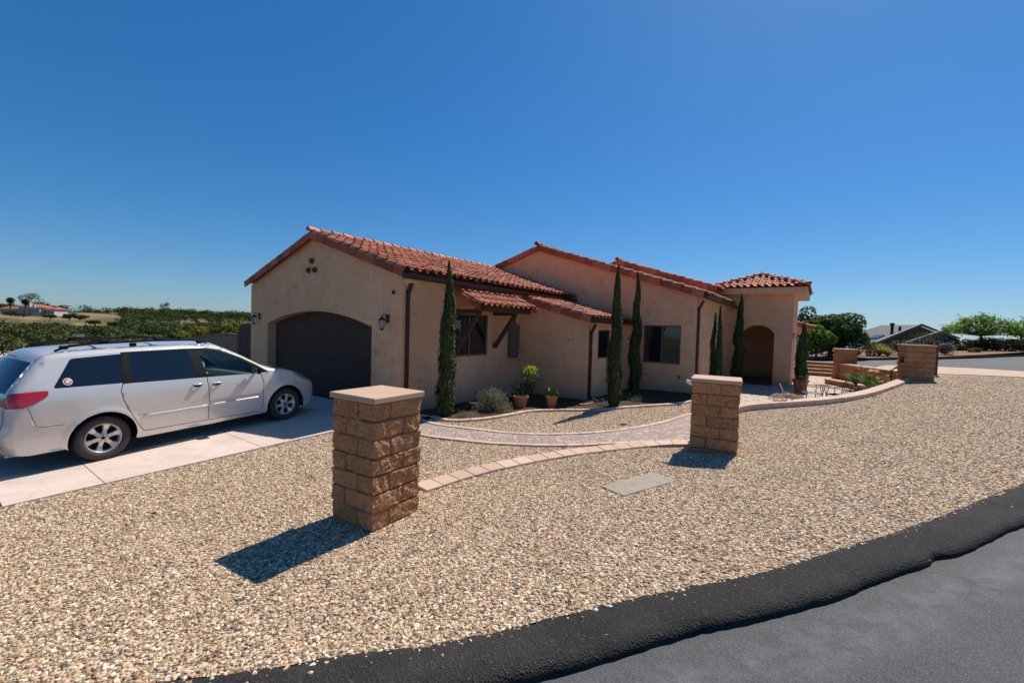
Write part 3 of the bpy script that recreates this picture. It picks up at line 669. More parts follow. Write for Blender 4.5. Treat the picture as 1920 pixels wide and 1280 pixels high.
def arch(x0, x1, z0, zs, zt, n=18):
    """outline of an opening with a segmental arch"""
    w = (x1-x0)/2; r = zt-zs; R = (w*w+r*r)/(2*r); cz_ = zt-R; a = math.asin(w/R); cx_ = (x0+x1)/2
    return [(x0, z0), (x1, z0)]+[(cx_+R*math.sin(a-2*a*k/n), cz_+R*math.cos(a-2*a*k/n)) for k in range(n+1)]
X3, Y2 = 4.6, 8.41
# garage wing walls (front face y=0, right face x=0)
mb = MB()
go = arch(-6.43, -1.13, -.2, 2.04, 2.43)
vents = [[(cx_+.085*math.cos(k*math.pi/4+.39), cz_+.085*math.sin(k*math.pi/4+.39)) for k in range(8)] for cx_, cz_ in ((-3.86, 3.84), (-4.02, 3.58), (-3.70, 3.58))]
wall_panel(mb, (0, 0, 0), (1, 0, 0), (0, -1, 0), [(-7.57, -.4), (0, -.4), (0, 3.27), (-3.785, 4.50), (-7.57, 3.27)], [go]+vents, .3, .5)
win1 = [(1.78, 1.30), (3.2, 1.30), (3.2, 2.47), (1.78, 2.47)]
wall_panel(mb, (0, 0, 0), (0, 1, 0), (1, 0, 0), [(0, -.4), (4.91, -.4), (4.91, 3.27), (0, 3.27)], [win1], .09)
mb.add([(-7.57, 0, -.4), (-7.57, 9, -.4), (-7.57, 9, 3.27), (-7.57, 0, 3.27)], [(0, 3, 2, 1)])
mb.add([(-7.0, .33, -.3), (-.6, .33, -.3), (-.6, .33, 2.8), (-7.0, .33, 2.8)], [(0, 1, 2, 3)])
mesh('garage_wall', mb.v, mb.f, M['stucco'], house)
# low wing (lean-to roof) walls
mb = MB(); s2 = .262
wall_panel(mb, (0, 4.91, 0), (1, 0, 0), (0, -1, 0), [(-.05, -.4), (2.4, -.4), (2.4, 2.46), (-.05, 2.46+2.45*s2)], (), .1)
win2 = [(.72, 1.25), (1.62, 1.25), (1.62, 2.13), (.72, 2.13)]
wall_panel(mb, (2.4, 4.91, 0), (0, 1, 0), (1, 0, 0), [(0, -.4), (3.5, -.4), (3.5, 2.46), (0, 2.46)], [win2], .09)
mesh('low_wing_wall', mb.v, mb.f, M['stucco'], house)
# main gable wing walls
mb = MB(); rz_ = 5.32; rx_ = -1.59
win3 = [(2.86, 1.04), (4.13, 1.04), (4.13, 2.35), (2.86, 2.35)]
wall_panel(mb, (0, Y2, 0), (1, 0, 0), (0, -1, 0), [(-6, -.4), (X3, -.4), (X3, rz_-(X3-rx_)*SL-.02), (rx_, rz_), (-6, rz_-(rx_+6)*SL)], [win3], .09, .6)
wall_panel(mb, (X3, Y2, 0), (0, 1, 0), (1, 0, 0), [(0, -.4), (6.2, -.4), (6.2, 3.38), (0, 3.38)], (), .1)
wall_panel(mb, (0, 12.7, 0), (1, 0, 0), (0, -1, 0), [(-4, 3.6), (4.1, 3.6), (4.1, 3.92), (.15, 5.17), (-4, 3.85)], (), .1)
mesh('gable_wing_wall', mb.v, mb.f, M['stucco'], house)
# entry tower
mb = MB(); ao = arch(5.13, 6.37, -.05, 2.17, 2.53, 16)
TX0, TX1, TY0, TY1 = 3.6, 7.0, 14.4, 18.2
wall_panel(mb, (0, TY0, 0), (1, 0, 0), (0, -1, 0), [(TX0, -.4), (TX1, -.4), (TX1, 3.9), (TX0, 3.9)], [ao], .32, .5)
a2 = arch(.9, 2.6, -.05, 2.1, 2.5, 12)
wall_panel(mb, (TX1, TY0, 0), (0, 1, 0), (1, 0, 0), [(0, -.4), (TY1-TY0, -.4), (TY1-TY0, 3.9), (0, 3.9)], (), .32, .5)
wall_panel(mb, (0, TY1-.32, 0), (1, 0, 0), (0, -1, 0), [(TX0, -.4), (TX1-.3, -.4), (TX1-.3, 3.4), (TX0, 3.4)], (), .1)
wall_panel(mb, (TX0+.6, TY0, 0), (0, 1, 0), (1, 0, 0), [(.3, -.4), (TY1-TY0, -.4), (TY1-TY0, 3.4), (.3, 3.4)], (), .1)
mb.add([(TX0, TY0+.3, 2.95), (TX1-.3, TY0+.3, 2.95), (TX1-.3, TY1, 2.95), (TX0, TY1, 2.95)], [(0, 1, 2, 3)])
tower_o = mesh('tower_wall', mb.v, mb.f, M['stucco'], house)
mesh('porch_floor', [(TX0, TY0+.02, .03), (TX1-.02, TY0+.02, .03), (TX1-.02, TY1, .03), (TX0, TY1, .03)], [(0, 1, 2, 3)], M['panelgrey'], house)
mb = MB(); mb.box(((TX0+TX1)/2+.02, (TY0+TY1)/2, 3.945), (TX1-TX0+.84, TY1-TY0+.9, .27), ch=.012); mb.build('cornice', M['soffit'], house)
# rear wing beyond the tower
mb = MB(); wall_panel(mb, (7.15, 20.6, 0), (0, 1, 0), (1, 0, 0), [(0, -.4), (2.6, -.4), (2.6, 2.5), (0, 2.5)]); wall_panel(mb, (4, 20.6, 0), (1, 0, 0), (0, -1, 0), [(0, -.4), (3.15, -.4), (3.15, 2.6), (0, 3.4)])
mesh('rear_wing_wall', mb.v, mb.f, M['stucco'], house)
# stucco eave bands
mb = MB(); mb.box((.035, 4.2, 3.13), (.07, 8.3, .16), ch=.02); mb.box((X3+.035, 11.5, 3.22), (.07, 6.0, .2), ch=.02); mb.box((2.435, 6.6, 2.37), (.07, 3.4, .13), ch=.02)
mb.box((.12, .14, 3.2), (.24, .28, .22), ch=.03)
mb.build('eave_band', M['soffit'], house)
# ---- barrel tile slopes
def tile_slope(name, o, e, s, nrm, W_, L_, tw=.262, ex=.37, parent=house, clip=None, mat='tile', jit=1., edge=True):
    """o: lower eave corner, e: along eave, s: up the slope, nrm: outward normal"""
    o, e, s, nrm = Vector(o), Vector(e).normalized(), Vector(s).normalized(), Vector(nrm).normalized()
    nc = max(1, round(W_/tw)); tw = W_/nc; nr = max(1, math.ceil(L_/ex)); K = 10; V = []; F = []; va = []
    prof = []
    for k in range(K+1):
        x = k/K
        if x < .66: h = .078*math.sin(math.pi*x/.66)**.8
        else: h = -.014*math.sin(math.pi*(x-.66)/.34)
        prof.append((x, h))
    for i in range(nr):
        for j in range(nc):
            u0 = i*ex; u1 = min((i+1)*ex+.06, L_+.02); vc = random.random()
            if clip and not clip(j*tw+tw/2, u0+ex/2): continue
            du = random.uniform(-.026, .026)*jit; lift = .044+random.uniform(-.010, .012)*jit; sk = random.uniform(-.007, .007)*jit; tp = .93
            if i == 0: du = random.uniform(-.006, .006)
            n = len(V); us = (u0+du, u0+du+.004, u1)
            for r_, (uu, lf) in enumerate(((us[0], lift), (us[0], lift), (us[2], .0))):
                for x, h in prof:
                    xx = (x-.5)*(1 if r_ < 2 else tp)+.5
                    z = h+lf-(.019 if r_ == 0 else 0)
                    V.append(o+e*(j*tw+xx*tw+(sk if r_ == 2 else 0))+s*uu+nrm*z)
            m_ = K+1
            for r_ in range(2):
                for k in range(K): F.append((n+r_*m_+k, n+r_*m_+k+1, n+(r_+1)*m_+k+1, n+(r_+1)*m_+k)); va.append(vc*.96+.02)
    n = len(V); V += [o-nrm*.02, o+e*W_-nrm*.02, o+e*W_+s*L_-nrm*.02, o+s*L_-nrm*.02]; F.append((n, n+1, n+2, n+3)); va.append(.0)
    return mesh(name, V, F, M[mat], parent, False, va)
def ridge(name, a, b, parent=house, r=.10, up=(0, 0, 1), step=.36, mat='tile'):
    """overlapping half-round tiles along a line"""
    a, b = Vector(a), Vector(b); L = (b-a).length; d = (b-a)/L; n = max(1, round(L/step)); u = Vector(up); x = d.cross(u).normalized(); u = x.cross(d)
    V = []; F = []; va = []; K = 8
    for i in range(n):
        s0 = L*i/n-.02; s1 = L*(i+1)/n+.05; q = len(V); vv = random.random(); j = random.uniform(-.006, .006)
        for s_, rr, lf in ((s0, r-.014, .02+j), (s0, r+.004, .02+j), (s1, r*.86, -.004)):
            for k in range(K+1):
                t_ = math.pi*k/K-.0; V.append(a+d*s_+x*math.cos(t_)*rr+u*(math.sin(t_)*rr+lf))
        for r_ in range(2):
            for k in range(K): F.append((q+r_*(K+1)+k, q+r_*(K+1)+k+1, q+(r_+1)*(K+1)+k+1, q+(r_+1)*(K+1)+k)); va.append(vv)
    return mesh(name, V, F, M[mat], parent, False, va)
def rake(name, a, b, h=.19, th=.03, out=(0, -1, 0), parent=house, step=.37):
    """flat rake tiles hanging on the verge, with a row of round ones on top"""
    a, b = Vector(a), Vector(b); L = (b-a).length; d = (b-a)/L; n = round(L/step); o = Vector(out); mb = MB(); dn = d.cross(o); dn = -dn if dn.z > 0 else dn
    for i in range(n):
        p = a+d*(L*i/n-.015); q = a+d*(L*(i+1)/n+.015); k = random.uniform(-.004, .004)+.007*(i % 2)
        mb.bar(p+dn*h/2+o*k, q+dn*h/2+o*(k+.012), th, h, up=-dn, a=random.random(), ch=.004)
    return mb.build(name, M['tile_edge'], parent)
def gable_roof(xr, zr, xe, y0, y1, sl, sign, name='roof', Yl=None, parent=house):
    """slope from ridge (xr,zr) to eave xe; sign +1 falls towards +X"""
    L = math.hypot(xe-xr, (xe-xr)*sl); ze = zr-abs(xe-xr)*sl; s = Vector((-sign, 0, sl)).normalized(); nrm = Vector((sign*sl, 0, 1)).normalized()
    if sign > 0: return tile_slope(name, (xe, y0, ze), (0, 1, 0), s, nrm, y1-y0, L, parent=parent)
    return tile_slope(name, (xe, y1, ze), (0, -1, 0), s, nrm, y1-y0, L, parent=parent)
# garage roof
gx, gzr = -3.71, 4.60
r1 = gable_roof(gx, gzr, .22, -.17, 8.40, SL, 1, 'garage_roof')
gable_roof(gx, gzr, -7.66, -.17, 8.40, SL, -1, 'garage_roof', parent=r1)
ridge('ridge_tiles', (gx, -.22, gzr+.045), (gx, 8.4, gzr+.045), r1)
rake('rake_tiles', (gx, -.16, gzr+.03), (.20, -.16, gzr+.03-3.91*SL), parent=r1); rake('rake_tiles', (gx, -.16, gzr+.03), (-7.66, -.16, gzr+.03-3.95*SL), parent=r1)
# low wing roof
r2 = tile_slope('low_wing_roof', (2.56, 4.78, 2.47), (0, 1, 0), Vector((-1, 0, s2)), Vector((s2, 0, 1)), 3.62, 2.40)
rake('rake_tiles', (.20, 4.79, 3.10), (2.54, 4.79, 2.50), parent=r2, h=.17)
# main gable roof
r3 = gable_roof(rx_, 5.44, 4.86, 8.24, 14.38, SL, 1, 'gable_roof')
gable_roof(rx_, 5.44, -6.2, 8.24, 14.5, SL, -1, 'gable_roof', parent=r3)
ridge('ridge_tiles', (rx_, 8.18, 5.50), (rx_, 12.7, 5.50), r3)
rake('rake_tiles', (rx_, 8.25, 5.47), (4.84, 8.25, 5.47-6.43*SL), parent=r3); rake('rake_tiles', (rx_, 8.25, 5.47), (-5.6, 8.25, 5.47-4.01*SL), parent=r3)
# rear gable just behind, a little higher
r4 = gable_roof(.12, 5.33, 4.5, 12.5, 18.5, SL, 1, 'rear_gable_roof'); gable_roof(.12, 5.33, -4, 12.5, 18.5, SL, -1, 'rear_gable_roof', parent=r4)
ridge('ridge_tiles', (.12, 12.45, 5.38), (.12, 18.5, 5.38), r4); rake('rake_tiles', (.12, 12.5, 5.36), (4.45, 12.5, 5.36-4.33*SL), parent=r4, h=.24); rake('rake_tiles', (.12, 12.5, 5.36), (-3.5, 12.5, 5.36-3.62*SL), parent=r4)
# tower hip roof
hx0, hx1, hy0, hy1, hz = 3.86, 7.50, 13.83, 18.75, 4.10; hs_ = .36; hm = (hx1-hx0)/2; az_ = hz+hm*hs_; xm = (hx0+hx1)/2
Ls = math.hypot(hm, hm*hs_)
r5 = tile_slope('tower_roof', (hx0, hy0, hz), (1, 0, 0), (0, 1, hs_), (0, -hs_, 1), hx1-hx0, Ls, clip=lambda a, u: u/Ls*hm < min(a, hx1-hx0-a)+.06)
tile_slope('tower_roof', (hx1, hy0, hz), (0, 1, 0), (-1, 0, hs_), (hs_, 0, 1), hy1-hy0, Ls, clip=lambda a, u: u/Ls*hm < min(a, hy1-hy0-a)+.06, parent=r5)
tile_slope('tower_roof', (hx0, hy1, hz), (0, -1, 0), (1, 0, hs_), (-hs_, 0, 1), hy1-hy0, Ls, clip=lambda a, u: u/Ls*hm < min(a, hy1-hy0-a)+.06, parent=r5)
for o in [r5]+list(r5.children):   # drop the rectangular underlay of hipped slopes
    me = o.data; bm = bmesh.new(); bm.from_mesh(me); bm.faces.ensure_lookup_table(); bmesh.ops.delete(bm, geom=[bm.faces[-1]], context='FACES'); bm.to_mesh(me); bm.free()
yA, yB = hy0+hm, hy1-hm
mesh('roof_deck', [(hx0, hy0, hz-.02), (hx1, hy0, hz-.02), (hx1, hy1, hz-.02), (hx0, hy1, hz-.02), (xm, yA, az_-.02), (xm, yB, az_-.02)], [(0, 1, 4), (1, 2, 5, 4), (2, 3, 5), (3, 0, 4, 5), (0, 3, 2, 1)], M['tile_edge'], r5)
for a, b in (((hx0, hy0, hz), (xm, yA, az_)), ((hx1, hy0, hz), (xm, yA, az_)), ((hx1, hy1, hz), (xm, yB, az_)), ((xm, yA, az_), (xm, yB, az_))):
    ridge('hip_tiles', Vector(a)+Vector((0, 0, .05)), Vector(b)+Vector((0, 0, .06)), r5, r=.095)
# rear wing roof seen past the tower
r6 = tile_slope('rear_wing_roof', (7.66, 20.4, 2.58), (0, 1, 0), (-1, 0, .27), (.27, 0, 1), 3.0, 3.8); rake('rake_tiles', (4.3, 20.42, 3.52), (7.64, 20.42, 2.62), parent=r6)
# ---- gutters and downpipes
def gutter(name, a, b, endcap=True):
    a, b = Vector(a), Vector(b); mb = MB(); d = (b-a).normalized(); w = Vector((1, 0, 0)); prof = [(-.05, .05), (-.05, -.03), (-.02, -.06), (.05, -.06), (.075, -.03), (.085, .045), (.098, .052), (.098, .040), (.088, .038)]
    n = len(prof); V = [a+w*x+Vector((0, 0, z)) for x, z in prof]+[b+w*x+Vector((0, 0, z)) for x, z in prof]
    mb.add(V, [(i, i+1, n+i+1, n+i) for i in range(n-1)]); mb.add([a+w*x+Vector((0, 0, z)) for x, z in prof[:6]], [tuple(range(6))]); mb.add([b+w*x+Vector((0, 0, z)) for x, z in prof[:6]], [tuple(range(6))])
    m = max(2, int((b-a).length/.9))
    for k in range(m): q = a+(b-a)*((k+.5)/m); mb.box(q+Vector((.02, 0, .045)), (.15, .025, .012))
    return mb.build(name, M['bronze'], house)
gutter('gutter', (.235, -.2, 3.235), (.235, 8.2, 3.20)); gutter('gutter', (2.60, 4.72, 2.39), (2.60, 8.36, 2.38)); gutter('gutter', (4.92, 8.2, 3.29), (4.92, 14.36, 3.27))
def downpipe(x, y, zt, zb, w=.075, out=.18):
    mb = MB(); mb.bar((x+out, y, zt), (x+out, y, zt-.10), w, w); mb.bar((x+out, y, zt-.07), (x+.05, y, zt-.32), w, w*.95); mb.bar((x+.045, y, zt-.27), (x+.045, y, zb+.12), w, w, ch=.006, up=(1, 0, 0))
    mb.bar((x+.045, y, zb+.15), (x+.22, y, zb+.03), w, w)
    for z in (zt-.9, zb+.7): mb.box((x+.045, y, z), (w+.012, w+.012, .03))
    return mb.build('downpipe', M['bronze'], house)
downpipe(0, .12, 3.2, 0); downpipe(2.4, 5.02, 2.36, 0); downpipe(X3, 8.52, 3.25, 0.08)
# ---- garage door
mb = MB(); mb.box((-3.78, .29, 1.05), (5.9, .05, 2.9))
for k in range(1, 5): mb.box((-3.78, .262, .02+k*.53), (5.8, .008, .02), ch=.003)
mb.build('garage_door', M['door'], house)
mb = MB()
for v in vents: pass
for cx_, cz_ in ((-3.86, 3.84), (-4.02, 3.58), (-3.70, 3.58)):
    t_ = MB(); t_.lathe([(.055, 0), (.082, 0), (.082, .2), (.055, .2)], (cx_, .14, cz_), 16, Matrix.Rotation(math.pi/2, 3, 'X'), closed=True); t_.lathe([(0.0, .02), (.056, .02)], (cx_, .10, cz_), 16, Matrix.Rotation(math.pi/2, 3, 'X'))
    t_.build('gable_vent', M['tile_edge'], house)
# ---- windows
def window(o, u, w, rect, split, dk=False, ang=None):
    o, u, w = Vector(o), Vector(u), Vector(w); x0, z0, x1, z1 = rect; fm = M['framedk'] if dk else M['frame']
    def P(x, z, d): return o+u*x+Vector((0, 0, z))-w*d
    mb = MB(); f = .05
    def b(xa, xb, za, zb, d0, d1):
        c = (P(xa, za, d0)+P(xb, zb, d1))/2; dd = (u*(xb-xa)+Vector((0, 0, zb-za))+w*(d1-d0)); mb.box(c, (abs(dd.x), abs(dd.y), abs(dd.z)), ch=.004)
    b(x0, x1, z0, z0+f, .02, .085); b(x0, x1, z1-f, z1, .02, .085); b(x0, x0+f, z0+f, z1-f, .02, .085); b(x1-f, x1, z0+f, z1-f, .02, .085)
    if split: b(split-.028, split+.028, z0+f, z1-f, .025, .08)
    fr_ = mb.build('window', fm, house)
    spans = [(x0+f, split-.028), (split+.028, x1-f)] if split else [(x0+f, x1-f)]
    for a_, c_ in spans:
        g_ = MB(); V = [P(a_, z0+f, .06), P(c_, z0+f, .06), P(c_, z1-f, .06), P(a_, z1-f, .06)]; Vb = [q-w*.012 for q in V]; g_.add(V+Vb, [(0, 1, 2, 3), (7, 6, 5, 4), (0, 4, 5, 1), (1, 5, 6, 2), (2, 6, 7, 3), (3, 7, 4, 0)]); g_.build('pane', M['glass'], fr_)
window((0, 0, 0), (0, 1, 0), (1, 0, 0), (1.78, 1.30, 3.2, 2.47), 2.42)
window((2.4, 4.91, 0), (0, 1, 0), (1, 0, 0), (.72, 1.25, 1.62, 2.13), None, True)
window((0, Y2, 0), (1, 0, 0), (0, -1, 0), (2.86, 1.04, 4.13, 2.35), 3.50)
# ---- awning over the garage-side window
aw = tile_slope('awning', (1.0, 1.62, 2.66), (0, 1, 0), (-1, 0, .47), (.47, 0, 1), 2.68, 1.08, tw=.245, ex=.36)
rake('rake_tiles', (.02, 1.63, 3.15), (.99, 1.63, 2.69), h=.13, parent=aw, step=.36); rake('rake_tiles', (.02, 4.29, 3.15), (.99, 4.29, 2.69), h=.13, out=(0, 1, 0), parent=aw, step=.36)
for n_, p, q, w_, h_ in (('beam', (.78, 1.75, 2.60), (.78, 4.2, 2.60), .10, .14), ('brace', (.06, 1.86, 1.52), (.80, 1.86, 2.52), .10, .11), ('brace', (.06, 3.46, 1.52), (.80, 3.46, 2.52), .10, .11),
        ('outlooker', (.0, 1.86, 2.52), (.84, 1.86, 2.52), .09, .11), ('outlooker', (.0, 3.46, 2.52), (.84, 3.46, 2.52), .09, .11), ('ledger', (.04, 1.7, 3.02), (.04, 4.2, 3.02), .08, .14)):
    mb = MB(); mb.bar(p, q, w_, h_, ch=.006, up=(0, 0, 1) if abs(p[2]-q[2]) < 1 or n_ == 'brace' else (1, 0, 0)); mb.build(n_, M['timber'], aw)
# ---- meter box
mb = MB(); mb.box((.07, 4.43, 1.71), (.14, .47, 1.06), ch=.01); mb.box((.145, 4.43, 1.95), (.012, .40, .5), ch=.004); mb.box((.145, 4.43, 1.42), (.012, .40, .42), ch=.004)
mb.tube([(.06, 4.5, 2.24), (.06, 4.5, 3.0)], .022, 10); mx_ = mb.build('meter_box', M['panelgrey'], house)
mb = MB(); mb.lathe([(0, .10), (.055, .09), (.07, .05), (.075, 0)], (.15, 4.54, 1.42), 16, Matrix.Rotation(math.pi/2, 3, 'Y')); mb.build('meter', M['lglass'], mx_)
mb = MB(); mb.tube([(0.12, 4.62, 1.30), (.17, 4.64, 1.24), (.19, 4.64, 1.15), (.14, 4.62, 1.08)], .014, 8); mb.build('tap', M['chrome'], house)
# ---- wall lanterns
def lantern(x, y, z, out, sc=1.):
    o = Vector(out); R_ = Matrix.Rotation(math.atan2(o.y, o.x), 3, 'Z')
    def T(v): return Vector((x, y, z))+R_@(Vector(v)*sc)
    mb = MB(); mb.box(T((.012, 0, .06)), (.024*sc, .11*sc, .19*sc), math.atan2(o.y, o.x), ch=.004)
    mb.tube([T((.02, 0, .08)), T((.08, 0, .15)), T((.15, 0, .15)), T((.165, 0, .11))], .010*sc, 8)
    c = T((.165, 0, 0)); mb.lathe([(.0, .12*sc), (.012*sc, .115*sc), (.02*sc, .09*sc), (.05*sc, .07*sc), (.085*sc, .035*sc), (.087*sc, .025*sc), (.0, .025*sc)], c, 6)
    for k in range(6):
        a_ = k*math.pi/3; mb.bar(c+Vector((math.cos(a_)*.074*sc, math.sin(a_)*.074*sc, .03*sc)), c+Vector((math.cos(a_)*.045*sc, math.sin(a_)*.045*sc, -.17*sc)), .008*sc, .008*sc, up=(.3, .2, 1))
    mb.lathe([(0, -.165*sc), (.052*sc, -.165*sc), (.05*sc, -.18*sc), (.02*sc, -.20*sc), (0, -.225*sc)], c, 6)
    l = mb.build('wall_lantern', M['iron'], house)
    g_ = MB(); g_.lathe([(.068*sc, .025*sc), (.041*sc, -.165*sc)], c, 6); g_.lathe([(.0, -.05*sc), (.012*sc, -.06*sc), (.012*sc, -.16*sc)], c, 10); g_.build('lantern_glass', M['lglass'], l)
lantern(-.52, 0, 2.19, (0, -1, 0), 1.05); lantern(-6.96, 0, 2.19, (0, -1, 0), 1.05); lantern(7.0, TY0+.45, 2.05, (1, 0, 0), 1.15)
mb = MB(); mb.box((-.31, -.02, 2.88), (.06, .04, .09), ch=.006); mb.lathe([(0, .03), (.018, .02), (.018, 0)], (-.31, -.04, 2.87), 10, Matrix.Rotation(math.pi/2, 3, 'X')); mb.build('sensor', M['iron'], house)
mb = MB(); mb.box((4.12, 8.40, .62), (.07, .03, .11), ch=.006); mb.build('outlet', M['tile_edge'], house)
# ---------------------------------------------------------------- parked minivan (frame: l forward, y to its left, z up; origin under the rear axle)
KH, KP = 1.7032, .0311
car = empty('parked_minivan', (-.9823-math.sin(KH)*.93, -4.9717+math.cos(KH)*.93, -.0972), 0, 'white minivan with dark tinted windows and roof rails parked on the driveway', 'minivan')
car.rotation_euler = (Matrix.Rotation(KH, 3, 'Z')@Matrix.Rotation(-KP, 3, 'Y')).to_euler()
TOP = [(.14, .30), (.07, .38), (.03, .48), (.03, .60), (.06, .67), (.085, .72), (.10, .90), (.13, 1.13), (.25, 1.31), (.40, 1.50), (.50, 1.615), (.60, 1.665), (.9, 1.69), (1.3, 1.70), (1.85, 1.71), (2.3, 1.708), (2.6, 1.69), (2.9, 1.635), (3.25, 1.47), (3.5, 1.315), (3.75, 1.165), (3.95, 1.13), (4.2, 1.085), (4.45, 1.0), (4.68, .89), (4.86, .78), (4.965, .68), (5.0, .56), (5.0, .42), (4.97, .30), (4.93, .22)]
def rs(P, st):
    o = []
    for a, b in zip(P[:-1], P[1:]):
        n = max(1, round(math.dist(a, b)/st)); o += [(a[0]+(b[0]-a[0])*k/n, a[1]+(b[1]-a[1])*k/n) for k in range(n)]
    return o+[P[-1]]
TOPs = [tuple(v) for v in smooth2(TOP, 2)]; TOPs = rs(TOPs, .05); TA = np.array(TOPs)
WZ = np.array([.2, .3, .42, .55, .70, .85, 1.0, 1.10, 1.17, 1.3, 1.45, 1.6, 1.72]); WW = np.array([.905, .93, .945, .962, .975, .978, .970, .955, .935, .885, .82, .75, .70])
PLx = np.array([0, .08, .2, .4, .8, 1.4, 3.4, 3.9, 4.3, 4.6, 4.8, 4.92, 5.02]); PLy = np.array([.87, .915, .95, .975, .993, 1, 1, .985, .955, .905, .85, .79, .70])
def smi(x, X, Y):   # softened interpolation
    return (np.interp(x-.05, X, Y)+np.interp(x, X, Y)*2+np.interp(x+.05, X, Y))/4
seg0 = TA[:-1]; segd = TA[1:]-TA[:-1]; segl = (segd**2).sum(1)
def dtop(l, z):
    p = np.array([l, z]); t_ = np.clip(((p-seg0)*segd).sum(1)/segl, 0, 1); return float(np.sqrt((((seg0+segd*t_[:, None])-p)**2).sum(1)).min())
def yside(l, z, off=0.):
    w_ = float(smi(z, WZ, WW)*smi(l, PLx, PLy)); d = dtop(l, z)
    r = .075 if .5 < l < 4.2 else .10
    if d < r: w_ -= r*(1-math.sqrt(max(0, 1-(1-d/r)**2)))
    for cl in (1.09, 4.12):     # flared lips round the wheels
        q = math.hypot(l-cl, z-.34); w_ += .018*math.exp(-((q-.43)/.035)**2)
    w_ -= .010*math.exp(-((z-.63)/.02)**2)*(1 if 1.5 < l < 3.6 else 0)
    if z < .30 and 1.4 < l < 3.8: w_ -= (.30-z)*.5
    return w_+off
def archp(cx_, r, a0, a1, n=22): return [(cx_+r*math.cos(math.radians(a0+(a1-a0)*k/n)), .34+r*math.sin(math.radians(a0+(a1-a0)*k/n))) for k in range(n+1)]
OUT = TOPs+[(4.56, .21)]+archp(4.12, .42, -15, 195)+[(3.66, .235), (2.6, .225), (1.54, .235)]+archp(1.09, .415, -12, 192)+[(.66, .285), (.3, .28)]
def rnd(P, k=2, r=.035):
    P = [Vector(p) for p in P]; o = []; n = len(P)
    for i in range(n):
        a, p, b = P[i-1], P[i], P[(i+1) % n]; u = (a-p); v = (b-p); q = min(r, u.length*.35, v.length*.35); u = p+u.normalized()*q; v = p+v.normalized()*q
        o += [u, (u+v)/4+p/2, v]
    return [tuple(p) for p in o]
G_REAR = rnd([(.56, 1.185), (1.345, 1.165), (1.415, 1.615), (.80, 1.585)], 1)
G_MID = rnd([(1.475, 1.165), (2.425, 1.135), (2.345, 1.625), (1.50, 1.62)], 1)
G_FRONT = rnd([(2.575, 1.13), (3.44, 1.10), (3.46, 1.22), (3.22, 1.395), (2.88, 1.56), (2.68, 1.60), (2.51, 1.61)], 1)
B_MASK = [(1.335, 1.15), (1.475, 1.15), (2.43, 1.12), (2.575, 1.115), (3.55, 1.085), (3.735, 1.085), (3.52, 1.25), (3.24, 1.425), (2.9, 1.595), (2.68, 1.64), (2.345, 1.643), (1.50, 1.642), (1.40, 1.64)]
TAILL = rnd([(.02, 1.135), (.20, 1.165), (.515, 1.165), (.50, 1.09), (.40, 1.02), (.26, .955), (.0, .97)], 1)
HEADL = rnd([(4.30, 1.035), (4.62, .925), (4.84, .80), (4.80, .765), (4.58, .82), (4.40, .93)], 1)
SL_DOOR = [(1.335, 1.15), (1.31, 1.05), (1.335, .90), (1.43, .66), (1.53, .44), (1.60, .345), (2.0, .335), (2.555, .325), (2.575, .7), (2.575, .9), (2.555, 1.12), (2.43, 1.12), (2.345, 1.643), (1.50, 1.642), (1.40, 1.64)]
FR_DOOR = [(2.575, .32), (3.55, .30), (3.60, .55), (3.62, .85), (3.56, 1.085), (3.735, 1.085), (3.52, 1.25), (3.24, 1.425), (2.9, 1.595), (2.68, 1.64), (2.345, 1.643), (2.43, 1.12), (2.575, 1.115), (2.595, .9), (2.595, .7)]
def band(P, w_=.009, closed=True):      # thin closed loops round a line: the panel gap
    P = rs(list(P)+([P[0]] if closed else []), .2); a = offset(P, w_/2); b = offset(P, -w_/2); return a+b[::-1]
seams = [band([(1.345, 1.15), (1.31, 1.05), (1.335, .90), (1.43, .66), (1.53, .44), (1.60, .345), (2.0, .335), (2.57, .325), (3.50, .30), (3.60, .36), (3.62, .85), (3.56, 1.085)], .010, False), band([(2.57, .335), (2.58, .7), (2.58, .9), (2.56, 1.12)], .011, False),
         band([(.30, .955), (.33, .83), (.36, .70), (.40, .665), (.66, .655)], .007, False), band([(3.62, .98), (3.75, 1.11)], .006, False), band([(4.35, .93), (4.36, .78), (4.50, .70)], .006, False)]
loops = [OUT, rs(G_REAR+[G_REAR[0]], .08)[:-1], rs(G_MID+[G_MID[0]], .08)[:-1], rs(G_FRONT+[G_FRONT[0]], .08)[:-1], rs(B_MASK+[B_MASK[0]], .08)[:-1], TAILL, HEADL]+seams
v2, f2 = cdt(loops, .035, [offset(TOPs, -d_)[2:-2] for d_ in (.006, .016, .03, .05, .075)], lambda c: inside(c, OUT))
def cls(c):
    for n_, L_ in (('rear_glass', G_REAR), ('mid_glass', G_MID), ('front_glass', G_FRONT)):
        if inside(c, L_): return n_
    if inside(c, TAILL): return 'tail_light'
    if inside(c, HEADL): return 'headlight'
    if inside(c, B_MASK): return 'window_trim'
    if any(inside(c, s_) for s_ in seams): return 'seam'
    if inside(c, SL_DOOR): return 'sliding_door'
    if inside(c, FR_DOOR): return 'front_door'
    return 'body'
groups = {}
for t_ in f2:
    c = sum((v2[i] for i in t_), Vector((0, 0)))/len(t_); groups.setdefault(cls(c), []).append(t_)
offs = {'rear_glass': -.004, 'mid_glass': -.004, 'front_glass': -.006, 'window_trim': -.001, 'seam': -.012, 'tail_light': .006, 'headlight': .004}
YB = [yside(p.x, p.y) for p in v2]
